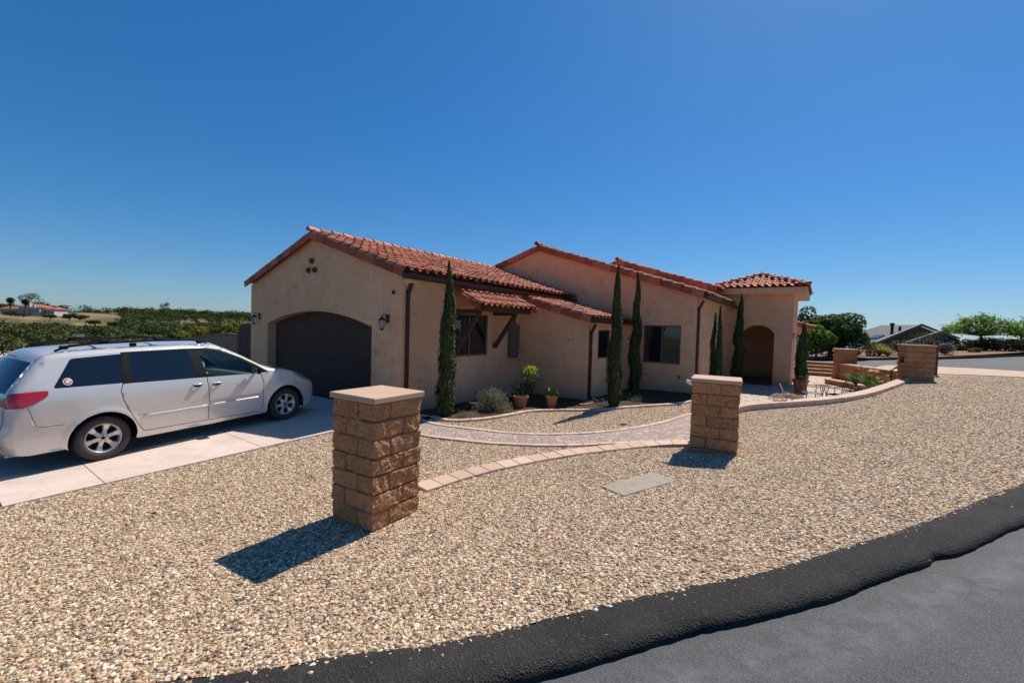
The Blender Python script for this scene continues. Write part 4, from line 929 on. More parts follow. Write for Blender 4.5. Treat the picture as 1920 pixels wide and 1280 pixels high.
def sidepart(key, sgn):
    ts = groups[key]; us = sorted({i for t_ in ts for i in t_}); mp = {k: i for i, k in enumerate(us)}
    V = [(v2[i].x-1.09, -sgn*(YB[i]+offs.get(key, 0)), v2[i].y) for i in us]; F = []
    for t_ in ts:
        q = [mp[i] for i in t_]; a, b, c = (Vector(V[i]) for i in q[:3]); F.append(tuple(q) if (b-a).cross(c-a).y*(-sgn) > 0 else tuple(q[::-1]))
    return V, F
# body shell = both sides without doors + centre strip
bodyV = []; bodyF = []
def addp(V, F):
    n = len(bodyV); bodyV.extend(V); bodyF.extend([tuple(i+n for i in f) for f in F])
for sg in (1, -1): addp(*sidepart('body', sg))
nv = 28; strip = []
def bulge(l, z):
    if l < .6: return .055 if z > .75 else .085
    if l < 2.7: return .055
    if l < 3.76: return .10
    if l < 4.7: return .05
    return .16
bl = [bulge(*p) for p in TOPs]; bl = np.convolve(np.pad(bl, 5, 'edge'), np.ones(11)/11, 'valid')
for i, p in enumerate(TOPs):
    a = Vector(TOPs[max(0, i-1)]); b = Vector(TOPs[min(len(TOPs)-1, i+1)]); t_ = (b-a).normalized(); nr = Vector((-t_.y, t_.x))
    ye = yside(p[0], p[1]); row = []
    for k in range(nv+1):
        v_ = -1+2*k/nv; v_ = math.copysign(abs(v_)**.85, v_); u_ = bl[i]*(1-abs(v_)**2.4)
        row.append((p[0]-1.09+nr.x*u_, ye*v_, p[1]+nr.y*u_))
    strip.append(row)
wsF, rwF, cF = [], [], []
def si(l, z): return min(range(len(TOPs)), key=lambda i: math.dist(TOPs[i], (l, z)))
i_rw0, i_rw1, i_ws0, i_ws1 = si(.135, 1.15), si(.44, 1.545), si(2.95, 1.61), si(3.72, 1.18)
SV = [q for r_ in strip for q in r_]
for i in range(len(strip)-1):
    for k in range(nv):
        f = (i*(nv+1)+k, i*(nv+1)+k+1, (i+1)*(nv+1)+k+1, (i+1)*(nv+1)+k); vv = abs(-1+2*(k+.5)/nv)
        (rwF if i_rw0 <= i < i_rw1 and vv < .9 else wsF if i_ws0 <= i < i_ws1 and vv < .92 else cF).append(f)
addp(SV, cF)
body = mesh('body', bodyV, bodyF, M['paint'], car, True)
bm = bmesh.new(); bm.from_mesh(body.data); bmesh.ops.remove_doubles(bm, verts=bm.verts, dist=.0015); bm.to_mesh(body.data); bm.free()
body.data.polygons.foreach_set('use_smooth', [True]*len(body.data.polygons))
def sub(name, V, F, mat, parent=car):
    us = sorted({i for f in F for i in f}); mp = {k: i for i, k in enumerate(us)}
    return mesh(name, [V[i] for i in us], [tuple(mp[i] for i in f) for f in F], mat, parent, True)
sub('windscreen', SV, wsF, M['clear']); sub('rear_window', SV, rwF, M['cglass'])
for sg in (1, -1):
    for key, nm, mt in (('sliding_door', 'sliding_door', 'paint'), ('front_door', 'front_door', 'paint'), ('rear_glass', 'quarter_window', 'cglass'), ('mid_glass', 'door_window', 'cglass'), ('front_glass', 'door_window', 'clear'), ('window_trim', 'window_trim', 'trimblack'), ('seam', 'panel_gap', 'trimblack'), ('tail_light', 'tail_light', 'taillamp'), ('headlight', 'headlight', 'headlamp')):
        V, F = sidepart(key, sg); o = mesh(nm, V, F, M[mt], car, True)
        if key.endswith('door'):
            hl = 2.40 if key == 'sliding_door' else 2.72; hz = 1.0 if key == 'sliding_door' else .985
            y_ = yside(hl, hz); cz_ = hz-.006; ce_ = [(hl+.072*math.cos(k*math.tau/20), cz_+.030*math.sin(k*math.tau/20)*(1.1 if k > 10 else .7)) for k in range(20)]
            mesh('handle_cup', [(l-1.09, -sg*(yside(l, z)+.0035), z) for l, z in ce_]+[(hl-1.09, -sg*(y_+.0035), cz_)], [(k, (k+1) % 20, 20) for k in range(20)], M['trimblack'], o)
            mb = MB(); mb.tube([(hl-.075-1.09, -sg*(y_+.005), hz+.006), (hl-.04-1.09, -sg*(y_+.035), hz+.012), (hl+.04-1.09, -sg*(y_+.035), hz+.012), (hl+.075-1.09, -sg*(y_+.005), hz+.006)], [.010, .014, .014, .010], 10)
            mb.build('handle', M['paint'], o, True)
            l0, l1 = (1.60, 2.56) if key == 'sliding_door' else (2.60, 3.56); mb = MB(); n_ = 12
            pts = [(l0+(l1-l0)*k/n_, .605-.004*k/n_) for k in range(n_+1)]
            mb.tube([(l-1.09, -sg*(yside(l, z)+.004), z) for l, z in pts], .016, 6); mb.build('side_moulding', M['paint'], o, True)
# belt line of tailgate lamp area on the strip: inner tail lights, plate, bumper step
def stripf(name, z0, z1, v0, v1, mat, off=.006, both=False):
    V = []; F = []; ii = [i for i, p in enumerate(TOPs) if z0 <= p[1] <= z1 and p[0] < 1]; kk = range(9)
    for sgn in ((1, -1) if both else (1,)):
        n0 = len(V)
        for i in ii:
            p = TOPs[i]; a = Vector(TOPs[max(0, i-1)]); b = Vector(TOPs[i+1]); t_ = (b-a).normalized(); nr = Vector((-t_.y, t_.x)); ye = yside(*p)
            for k in kk:
                v_ = sgn*(v0+(v1-v0)*k/8); u_ = bl[i]*(1-abs(v_)**2.4)+off; V.append((p[0]-1.09+nr.x*u_, ye*v_, p[1]+nr.y*u_))
        m_ = len(ii)
        for i in range(m_-1):
            for k in range(8): F.append((n0+i*9+k, n0+i*9+k+1, n0+(i+1)*9+k+1, n0+(i+1)*9+k))
    return mesh(name, V, F, M[mat], car, True)
stripf('tail_light', .965, 1.135, -.985, -.80, 'taillamp'); stripf('tail_light', .965, 1.135, .80, .985, 'taillamp')
stripf('number_plate_recess', .80, .95, -.33, .33, 'trimblack', .002); stripf('number_plate', .82, .93, -.17, .17, 'white', .007); stripf('bumper_step', .655, .70, -.9, .9, 'trimblack', .003)
mb = MB(); mb.box((.40-1.09, 0, 1.628), (.02, .30, .018)); mb.build('brake_light', M['taillamp'], car)
# roof rails and crossbars
rr = {}
for sg in (1, -1):
    mb = MB(); y_ = -sg*.60
    pts = [(.68, 1.70), (.85, 1.765), (1.1, 1.79), (1.9, 1.805), (2.5, 1.79), (2.68, 1.745), (2.75, 1.71)]
    mb.tube([(l-1.09, y_, z) for l, z in pts], [.016, .02, .02, .02, .02, .018, .014], 8)
    for l in (.78, 1.62, 2.62): mb.box((l-1.09, y_, 1.745), (.10, .03, .06), ch=.012)
    rr[sg] = mb.build('roof_rail', M['trimblack'], car)
for l in (1.25, 1.98):
    mb = MB(); mb.tube([(l-1.09, -.60, 1.825), (l-1.09, -.3, 1.84), (l-1.09, .3, 1.84), (l-1.09, .60, 1.825)], .017, 8)
    mb.box((l-1.09, -.60, 1.825), (.11, .07, .04), ch=.012); mb.box((l-1.09, .60, 1.825), (.11, .07, .04), ch=.012); mb.build('crossbar', M['trimblack'], car)
# mirrors
for sg in (1, -1):
    mb = MB(); y0_ = yside(3.5, 1.12); mb.box((3.40-1.09, -sg*(y0_+.16), 1.17), (.11, .21, .15), ch=.035); mb.bar((3.47-1.09, -sg*(y0_-.02), 1.12), (3.42-1.09, -sg*(y0_+.12), 1.13), .05, .05, ch=.01)
    m_ = mb.build('mirror', M['trimblack'], car, False); mb = MB(); mb.box((3.343-1.09, -sg*(y0_+.16), 1.17), (.006, .17, .115), ch=.002); mb.build('mirror_glass', M['chrome'], m_)
# wheels
for l, sg in ((0, 1), (0, -1), (3.03, 1), (3.03, -1)):
    w_ = empty('wheel', (l, -sg*.835, .343)); w_.parent = car; R_ = Matrix.Rotation(math.pi/2*sg, 3, 'X')
    mb = MB(); mb.lathe([(.222, .075), (.232, .092), (.26, .103), (.30, .104), (.325, .095), (.340, .075), (.343, .04), (.343, -.06), (.335, -.09), (.30, -.105), (.23, -.095), (.222, -.07)], n=56, M=R_, closed=True)
    mb.build('tyre', M['rubber'], w_, True)
    mb = MB(); mb.lathe([(.205, .06), (.205, .073), (.214, .086), (.224, .086), (.226, .07), (.22, -.07), (.20, -.07), (.198, .05)], n=48, M=R_, closed=True)
    mb.lathe([(0, .066), (.045, .066), (.07, .058), (.07, .03)], n=24, M=R_)
    for k in range(6):
        a_ = k*math.pi/3+.25+l; d = Vector((math.cos(a_), math.sin(a_), 0)); q = Vector((-d.y, d.x, 0))
        V = []
        for r_, hw, zt in ((.055, .034, .064), (.13, .031, .058), (.208, .052, .074)): V += [d*r_+q*hw+Vector((0, 0, zt-.012)), d*r_+q*hw*.75+Vector((0, 0, zt)), d*r_-q*hw*.75+Vector((0, 0, zt)), d*r_-q*hw+Vector((0, 0, zt-.012)), d*r_-q*hw*.9+Vector((0, 0, zt-.04)), d*r_+q*hw*.9+Vector((0, 0, zt-.04))]
        F = [(i+b, (i+1) % 6+b, (i+1) % 6+b+6, i+b+6) for b in (0, 6) for i in range(6)]
        mb.add([R_@v for v in V], F)
    rim = mb.build('rim', M['alloy'], w_)
    mb = MB(); mb.lathe([(0, .0), (.20, .0)], n=32, M=R_); mb.lathe([(0, .069), (.026, .068), (.028, .06)], n=16, M=R_)
    for k in range(5): a_ = k*math.tau/5+.3; mb.lathe([(0, .070), (.009, .070), (.009, .06)], R_@Vector((math.cos(a_)*.045, math.sin(a_)*.045, 0)), 8, R_)
    mb.build('brake_disc', M['trimblack'], w_)
# underside, wheel wells, cabin
mb = MB(); mb.box((1.45, 0, .34), (4.6, 1.55, .16)); mb.box((0, 0, .62), (.95, 1.68, .03)); mb.box((3.03, 0, .62), (.95, 1.68, .03))
for l in (0, 3.03):
    for sg in (1, -1):
        V = []; F = []
        for k in range(13):
            a_ = math.pi*k/12*1.16-.25
            for y_ in (.62, .925): V.append((l+.428*math.cos(a_), -sg*y_, .34+.428*math.sin(a_)))
        F = [(2*k, 2*k+1, 2*k+3, 2*k+2) for k in range(12)]+[tuple(2*k for k in range(13))]; mb.add(V, F)
mb.build('underbody', M['trimblack'], car)
mb = MB(); mb.tube([(-1.06+.1, -.60, .27), (-1.06+.35, -.60, .27)], .03, 10); mb.build('exhaust', M['alloy'], car)
mb = MB(); mb.box((1.75, 0, .5), (2.6, 1.6, .05)); mb.box((2.35, 0, .92), (.34, 1.5, .30), ch=.08); mb.box((.35, 0, 1.05), (.03, 1.55, 1.0)); mb.build('cabin_trim', M['panelgrey'], car)
for y_ in (-.38, .38):
    mb = MB(); mb.box((1.35, y_, .72), (.52, .5, .16), ch=.05); mb.bar((1.12, y_, .74), (.92, y_, 1.32), .50, .12, up=(1, 0, 0), ch=.04); mb.bar((.91, y_, 1.36), (.88, y_, 1.50), .26, .09, up=(1, 0, 0), ch=.03); mb.build('seat', M['interior'], car)
mb = MB(); mb.lathe([(.17+.016*math.cos(a_), .016*math.sin(a_)) for a_ in np.arange(8)*math.pi/4], (1.98, .38, 1.10), 24, Matrix.Rotation(math.radians(-65), 3, 'Y'), closed=True); mb.bar((1.98, .22, 1.10), (1.98, .54, 1.10), .03, .02); mb.bar((1.98, .38, 1.10), (2.15, .38, 1.0), .05, .05); mb.build('steering_wheel', M['interior'], car, True)
# round sticker on the quarter glass
for key, r_, m_, of in (('sticker', .052, 'white', .002), ('sticker_ring', .040, 'red', .004)):
    c0 = (.725, 1.265); V = []; n_ = 20
    rr_ = [(r_, r_*.62)] if key == 'sticker_ring' else [(r_, 0)]
    for k in range(n_):
        for q in (r_, r_*.62 if key == 'sticker_ring' else .001):
            l, z = c0[0]+q*math.cos(k*math.tau/n_), c0[1]+q*math.sin(k*math.tau/n_); V.append((l-1.09, -(yside(l, z)+of), z))
    ks = [k for k in range(n_) if key == 'sticker' or not 0 < k < 5]
    o = mesh(key, V, [(2*k, 2*((k+1) % n_), 2*((k+1) % n_)+1, 2*k+1) for k in ks], M[m_], car)
# ---------------------------------------------------------------- pebbles over the gravel (geometry nodes, one 'stuff' object)
def pebbles(src, name, label, seed):
    ob = bpy.data.objects[src]; me = ob.data.copy(); o = bpy.data.objects.new(name, me); COL.objects.link(o); me.materials.clear(); me.materials.append(M['pebble'])
    setp(o, label, 'gravel', None, 'stuff')
    n = len(me.vertices); co = np.empty(n*3); me.vertices.foreach_get('co', co); co = co.reshape(-1, 3); d = np.hypot(co[:, 0]-CAM[0], co[:, 1]-CAM[1])
    den = np.interp(d, [0, 5, 9, 14, 24], [1900, 1850, 1400, 900, 350]); v_ = (co-CAM); fw = v_@F2; sx_ = 960+FPX*(v_@R3)/np.maximum(fw, .1)
    den *= np.clip(.98+.55*np.array([noise.noise(Vector((a*1.1, b*1.1, 2.)))+.6*noise.noise(Vector((a*3.3, b*3.3, 5.))) for a, b, _ in co]), .45, 1.3)
    den *= (co[:, 1] < 14.4)
    den *= (fw > .3)*(sx_ > -500)*(sx_ < 2400)
    a = me.attributes.new('den', 'FLOAT', 'POINT'); a.data.foreach_set('value', den.astype(np.float32))
    ng = bpy.data.node_groups.new(name+'_scatter', 'GeometryNodeTree'); ng.interface.new_socket('Geometry', in_out='INPUT', socket_type='NodeSocketGeometry'); ng.interface.new_socket('Geometry', in_out='OUTPUT', socket_type='NodeSocketGeometry')
    N = ng.nodes.new; L = ng.links.new
    gi, go_ = N('NodeGroupInput'), N('NodeGroupOutput')
    dp = N('GeometryNodeDistributePointsOnFaces'); L(gi.outputs[0], dp.inputs['Mesh']); dp.inputs['Seed'].default_value = seed
    na = N('GeometryNodeInputNamedAttribute'); na.data_type = 'FLOAT'; na.inputs['Name'].default_value = 'den'; L(na.outputs[0], dp.inputs['Density'])
    ico = N('GeometryNodeMeshIcoSphere'); ico.inputs['Radius'].default_value = 1; ico.inputs['Subdivisions'].default_value = 2
    sp = N('GeometryNodeSetPosition'); L(ico.outputs[0], sp.inputs['Geometry']); nt = N('ShaderNodeTexNoise'); nt.inputs['Scale'].default_value = .9; nt.inputs['Detail'].default_value = 1
    vm = N('ShaderNodeVectorMath'); vm.operation = 'SUBTRACT'; vm.inputs[1].default_value = (.5, .5, .5); L(nt.outputs['Color'], vm.inputs[0]); vs = N('ShaderNodeVectorMath'); vs.operation = 'SCALE'; vs.inputs['Scale'].default_value = 1.3; L(vm.outputs[0], vs.inputs[0]); L(vs.outputs[0], sp.inputs['Offset'])
    sm_ = N('GeometryNodeSetMaterial'); sm_.inputs['Material'].default_value = M['pebble']; L(sp.outputs[0], sm_.inputs[0])
    ins = N('GeometryNodeInstanceOnPoints'); L(dp.outputs[0], ins.inputs['Points']); L(sm_.outputs[0], ins.inputs['Instance'])
    def rv(t_, lo, hi, sd):
        r = N('FunctionNodeRandomValue'); r.data_type = t_; r.inputs['Seed'].default_value = sd
        i0 = 0 if t_ == 'FLOAT_VECTOR' else 2; r.inputs[i0].default_value = lo; r.inputs[i0+1].default_value = hi; return r.outputs[0 if t_ == 'FLOAT_VECTOR' else 1]
    L(rv('FLOAT_VECTOR', (-.5, -.5, 0), (.5, .5, 6.28), seed+1), ins.inputs['Rotation'])
    sc_ = N('ShaderNodeVectorMath'); sc_.operation = 'SCALE'; L(rv('FLOAT_VECTOR', (.9, .65, .45), (1.5, 1.1, .8), seed+2), sc_.inputs[0])
    pw = N('ShaderNodeMath'); pw.operation = 'POWER'; L(rv('FLOAT', .0, 1., seed+3), pw.inputs[0]); pw.inputs[1].default_value = 1.8
    mr = N('ShaderNodeMapRange'); L(pw.outputs[0], mr.inputs[0]); mr.inputs[3].default_value = .0065; mr.inputs[4].default_value = .0165; L(mr.outputs[0], sc_.inputs['Scale']); L(sc_.outputs[0], ins.inputs['Scale'])
    st = N('GeometryNodeStoreNamedAttribute'); st.data_type = 'FLOAT'; st.domain = 'INSTANCE'; st.inputs['Name'].default_value = 'peb'; L(ins.outputs[0], st.inputs['Geometry']); L(rv('FLOAT', 0., 1., seed+4), st.inputs['Value'])
    L(st.outputs[0], go_.inputs[0]); md = o.modifiers.new('scatter', 'NODES'); md.node_group = ng
    return o
pebbles('gravel_ground', 'gravel', 'loose tan and cream pebbles covering the front lot down to the road', 3)
pebbles('garden_gravel', 'gravel', 'loose tan pebbles between the cobbled path and the planting bed', 11)
# fallen leaves
for k, (x, y) in enumerate(((1128, 854), (1070, 893), (1212, 850), (295, 965))):
    p = hit(x, y, G, .01); P = np.array([[.0, 0, .0]]); t_ = empty('fallen_leaf', tuple(p), k*1.3, ['yellow-green fallen leaf on the gravel beside the paver strip', 'pale yellow fallen leaf on the gravel left of the utility box', 'small yellow leaf on the gravel right under the paver strip', 'dry dark leaf on the gravel between driveway and nearest pillar'][k], 'leaf', 'fallen leaves on the gravel')
    V = [(0, 0, .015), (.02, .014, .02), (.05, .016, .03), (.08, 0, .018), (.05, -.016, .03), (.02, -.014, .02), (.04, 0, .012)]
    mesh('blade', V, [(0, 6, 1), (1, 6, 2), (2, 6, 3), (3, 6, 4), (4, 6, 5), (5, 6, 0)], M['lemon' if k < 3 else 'soil'], t_, attr=[.6]*6)
# ---------------------------------------------------------------- slim cypresses
def cypress(label, x, y, z, H, rad, n, leaf=.05, name='cypress', lean=0., trunk=True, group='slim Italian cypresses against the house', twin=0.):
    t = empty(name, (x, y, z), 0, label, 'cypress', group); sd = random.random()*99
    def rr_(h, a):
        pr = np.interp(h, [0, .04, .12, .3, .55, .75, .9, 1], [.55, .8, 1, .98, .80, .56, .30, .05])
        return rad*pr*(1+.46*noise.noise(Vector((math.cos(a)*1.3, math.sin(a)*1.3, h*8+sd)))+.16*noise.noise(Vector((math.cos(a)*3, math.sin(a)*3, h*24+sd))))
    P = np.empty((n, 3)); N = np.empty((n, 3)); v = np.empty(n)
    for i in range(n):
        h = random.random()**1.12; a = random.random()*math.tau; q = random.uniform(.72, 1.04)
        if random.random() < .06: q *= random.uniform(1.05, 1.45)
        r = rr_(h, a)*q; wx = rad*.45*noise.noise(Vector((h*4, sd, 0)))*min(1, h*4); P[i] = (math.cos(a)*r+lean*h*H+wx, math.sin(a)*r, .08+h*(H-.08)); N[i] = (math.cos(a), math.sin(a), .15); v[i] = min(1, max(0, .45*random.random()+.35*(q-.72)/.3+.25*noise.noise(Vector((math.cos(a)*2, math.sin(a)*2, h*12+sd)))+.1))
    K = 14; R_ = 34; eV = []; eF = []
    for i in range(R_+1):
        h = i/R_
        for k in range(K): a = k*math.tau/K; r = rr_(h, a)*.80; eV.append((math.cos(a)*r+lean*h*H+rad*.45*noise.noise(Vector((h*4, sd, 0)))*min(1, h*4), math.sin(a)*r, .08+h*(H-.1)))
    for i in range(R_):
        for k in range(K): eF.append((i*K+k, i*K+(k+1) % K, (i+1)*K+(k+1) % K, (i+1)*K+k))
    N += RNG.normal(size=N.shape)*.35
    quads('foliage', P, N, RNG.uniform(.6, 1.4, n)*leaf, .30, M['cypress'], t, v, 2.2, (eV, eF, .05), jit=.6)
    if trunk:
        mb = MB(); mb.tube([(0, 0, -.1), (0, 0, .25), (lean*H*.5, 0, H*.5)], [.04, .035, .012], 8); mb.build('trunk', M['bark'], t)
    return t
def top_z(px, py, x, y):
    d = ray(px, py); t_ = math.hypot(x-CAM[0], y-CAM[1])/math.hypot(d[0], d[1]); return CAM[2]+t_*d[2]
def col(px, py, fn): p = hit(px, py, fn); return p[0], p[1], p[2]
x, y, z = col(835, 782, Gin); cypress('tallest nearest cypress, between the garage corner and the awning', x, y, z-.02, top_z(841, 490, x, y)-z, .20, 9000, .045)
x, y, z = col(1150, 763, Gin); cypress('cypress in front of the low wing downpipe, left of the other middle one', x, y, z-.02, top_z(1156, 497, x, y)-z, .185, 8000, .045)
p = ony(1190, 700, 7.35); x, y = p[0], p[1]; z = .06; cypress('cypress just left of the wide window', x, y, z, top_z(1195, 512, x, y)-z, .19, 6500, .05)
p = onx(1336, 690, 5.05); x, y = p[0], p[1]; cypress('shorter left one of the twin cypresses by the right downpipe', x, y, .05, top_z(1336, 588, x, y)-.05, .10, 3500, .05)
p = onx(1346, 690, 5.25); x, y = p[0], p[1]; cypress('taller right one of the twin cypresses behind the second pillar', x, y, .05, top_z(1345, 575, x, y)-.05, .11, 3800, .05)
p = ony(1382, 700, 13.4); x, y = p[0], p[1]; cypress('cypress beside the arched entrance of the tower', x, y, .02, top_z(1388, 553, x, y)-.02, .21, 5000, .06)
# ---------------------------------------------------------------- pots
def pot(name, label, x, y, z, r, h, group='terracotta pots by the house'):
    t = empty(name, (x, y, z), 0, label, 'pot', group); mb = MB()
    mb.lathe([(0, 0), (r*.62, 0), (r*.92, h*.84), (r*1.0, h*.84), (r*1.02, h), (r*.90, h), (r*.86, h*.86), (0, h*.86)], n=32); mb.build('vessel', M['terracotta'], t, False)
    mb = MB(); mb.lathe([(r*.87, h*.88), (r*.5, h*.90), (0, h*.92)], n=20); mb.build('soil', M['soil'], t); return t
x, y, z = col(976, 765, Gin); pot('flower_pot', 'left terracotta pot with sparse sprigs, touching the kerb beside the bushy shrub', x, y, z, .20, .33)
n_ = 60; P = np.array([[RNG.normal()*.09, RNG.normal()*.09, .30+abs(RNG.normal())*.06] for _ in range(n_)]); tt = empty('pot_sprigs', (x, y, z), 0, 'few yellowish sprigs growing in the left terracotta pot', 'plant'); quads('foliage', P, RNG.normal(size=(n_, 3)), .02, .5, M['yellow'], tt)
x2, y2, z2 = col(1034, 765, Gin); pot('flower_pot', 'right terracotta pot holding a small bright-leaved plant', x2, y2, z2, .17, .34)
# bright-topped citrus standing behind the left pot
cx_, cy_ = x-.12, y+.55; t_ = empty('lemon_shrub', (cx_, cy_, .0), 0, 'upright shrub with bright lime-green top leaves behind the left pot', 'shrub'); ztop = top_z(996, 683, cx_, cy_)
cl = [(.0, 0, ztop-.10), (.10, .05, ztop-.14), (-.10, .03, ztop-.12), (.02, -.08, ztop-.22), (.14, 0, ztop-.20)]
P = np.vstack([np.array(c)+RNG.normal(size=(26, 3))*[.06, .06, .045] for c in cl]); quads('bright_leaves', P, RNG.normal(size=P.shape)+[0, -.3, .9], RNG.uniform(.03, .05, len(P)), .5, M['lemon'], t_, RNG.uniform(.35, 1, len(P)))
P = np.vstack([RNG.normal(size=(260, 3))*[.13, .13, .18]+[0, 0, .62], RNG.normal(size=(140, 3))*[.16, .16, .12]+[-.18, -.05, .42]]); quads('foliage', P, RNG.normal(size=P.shape)+[0, 0, .5], RNG.uniform(.03, .05, len(P)), .45, M['dkleaf'], t_)
mb = MB(); [mb.tube([(0, 0, -.05), (c[0]*.3, c[1]*.3, .5), c], [.014, .010, .004], 6) for c in cl]; mb.build('stem', M['bark'], t_)
t_ = empty('potted_plant', (x2, y2, z2+.3), 0, 'small plant with one big lime leaf in the right terracotta pot', 'plant'); P = np.array([[RNG.normal()*.10, RNG.normal()*.08, .06+abs(RNG.normal())*.07] for _ in range(90)]); quads('foliage', P, RNG.normal(size=P.shape)+[0, 0, .6], RNG.uniform(.02, .035, 90), .5, M['dkleaf'], t_)
V = [(-.09, 0, .0), (-.13, -.01, .10), (-.12, -.01, .20), (-.09, 0, .27), (-.055, -.01, .19), (-.05, -.01, .09), (-.09, -.02, .12)]; mesh('big_leaf', V, [(0, 6, 1), (1, 6, 2), (2, 6, 3), (3, 6, 4), (4, 6, 5), (5, 6, 0)], M['lemon'], t_, attr=[.7]*6)
P = np.array([.16, 0, .10])+RNG.normal(size=(26, 3))*[.05, .05, .04]; quads('yellow_leaves', P, RNG.normal(size=P.shape), .03, .5, M['yellow'], t_, np.full(26, .8))
# lavender bush
x, y, z = col(912, 773, Gin); t_ = empty('lavender_bush', (x, y+.25, z), 0, 'grey-green bushy lavender in the bed between the tallest cypress and the pots', 'bush')
n_ = 6500; a_ = RNG.uniform(0, math.tau, n_); e_ = RNG.uniform(.02, 1.5, n_); q_ = RNG.uniform(.25, 1., n_)**.6*(.80+.28*np.sin(a_*3+1)*np.cos(e_*4)+.14*np.sin(a_*9+e_*7))*(1+(RNG.random(n_) < .06)*RNG.uniform(0, .35, n_))
P = np.stack([np.cos(a_)*np.cos(e_)*.62*q_, np.sin(a_)*np.cos(e_)*.50*q_, np.sin(e_)*.56*q_+.03], 1); N = P*[1, 1, .6]+RNG.normal(size=P.shape)*.3; quads('foliage', P, np.cross(N, RNG.normal(size=P.shape)), RNG.uniform(.6, 1.3, n_)*.034, .16, M['lav'], t_, np.clip(q_*.8+RNG.normal(size=n_)*.2-.05, 0, 1), 1.5)
mb = MB(); [mb.tube([(0, 0, 0), (math.cos(k)*.2, math.sin(k)*.18, .22), (math.cos(k)*.4, math.sin(k)*.34, .36+.1*math.sin(k*3))], [.008, .006, .003], 5) for k in range(16)]; mb.build('stems', M['bark'], t_)
# low grey plants at the wall foot
for lb, px, py, s_ in (('small grey plant at the foot of the cypress left of the wide window', 1192, 757, .2), ('silvery tuft under the middle cypress', 1128, 762, .16), ('low green sprout by the garage wall foot behind the lavender', 868, 783, .12)):
    x, y, z = col(px, py, Gin); tt = empty('bed_plant', (x, y, z), 0, lb, 'plant', 'low plants in the bed'); P = np.abs(RNG.normal(size=(220, 3)))*[s_*.5, s_*.5, s_*.6]*np.sign(RNG.normal(size=(220, 3))*[1, 1, 0]+[0, 0, 1]); quads('foliage', P, RNG.normal(size=P.shape), .025, .3, M['lav'], tt, None, 1.)
# black corrugated drain hose lying by the low wing
mb = MB(); pts = [(2.62, 5.0, .08), (2.78, 4.75, .07), (2.85, 4.45, .06), (2.78, 4.2, .06), (2.62, 3.98, .06)]; pts = [tuple(v) for v in smooth2(pts, 2)]; mb.tube(pts, [.032+.006*(i % 2) for i in range(len(pts))], 10)
t_ = setp(mb.build('drain_hose', M['iron'], None, False), 'black corrugated hose curling on the bed below the low wing downpipe', 'hose')
# spotlight fixed behind the second pillar
p = at(1292, 716, 7.15); t_ = empty('garden_spotlight', tuple(p), rz2, 'small white spotlight sticking out at the upper left of the second pillar', 'spotlight')
mb = MB(); mb.lathe([(0, .05), (.022, .05), (.030, .0), (.034, -.05), (.026, -.055), (0, -.05)], (0, 0, 0), 16, Matrix.Rotation(math.radians(-60), 3, 'Y')); mb.build('lamp_head', M['white'], t_); mb = MB(); mb.bar((.0, 0, .0), (.10, .02, -.01), .025, .025); mb.build('bracket', M['iron'], t_)
# stray pebbles on the inner edge of the berm
def strays():
    b = bpy.data.objects['asphalt_berm'].data; n = len(b.vertices)
    me = b.copy(); me.name = 'gravel_ground_strays'; tmp = bpy.data.objects.new('tmp_strays', me); COL.objects.link(tmp)
    o = pebbles('tmp_strays', 'gravel', 'stray pebbles spilled over the inner edge of the black asphalt berm', 23); bpy.data.objects.remove(tmp)
    k = np.arange(n) % len(prof_berm); d = np.array(o.data.attributes['den'].data.foreach_get if False else [0]); den = np.empty(n, np.float32); o.data.attributes['den'].data.foreach_get('value', den)
    den *= np.select([k == 0, k == 1, k == 2], [.7, .35, .03], .0016); o.data.attributes['den'].data.foreach_set('value', den)
strays()

# dry litter: small dark twigs and curled leaves among the stones
mb = MB(); rl = random.Random(12)
for k in range(70):
    px_, py_l = rl.uniform(40, 1880), rl.uniform(880, 1270)
    q = hit(px_, py_l, G, .012); x_, y_ = q[0], q[1]
    if not inside((x_, y_), outer) or math.hypot(x_-P1c[0], y_-P1c[1]) < .5: continue
    a_ = rl.uniform(0, 6.28); L_ = rl.uniform(.02, .055); z_ = G(x_, y_)+.022
    if k % 3: mb.tube([(x_, y_, z_), (x_+math.cos(a_)*L_*.5, y_+math.sin(a_)*L_*.5, z_+.006), (x_+math.cos(a_+.4)*L_, y_+math.sin(a_+.4)*L_, z_+.002)], [.0022, .002, .001], 5)
    else: c_ = Vector((x_, y_, z_+.004)); u_ = Vector((math.cos(a_), math.sin(a_), .1))*L_*.6; w_ = Vector((-math.sin(a_), math.cos(a_), .2))*L_*.28; mb.add([c_-u_, c_+w_+Vector((0, 0, .006)), c_+u_, c_-w_+Vector((0, 0, .006)), c_], [(0, 4, 1), (1, 4, 2), (2, 4, 3), (3, 4, 0)])
setp(mb.build('leaf_litter', M['bark'], fix=False), 'scattered small dark twigs and dry leaf bits lying on the gravel', 'litter', None, 'stuff')
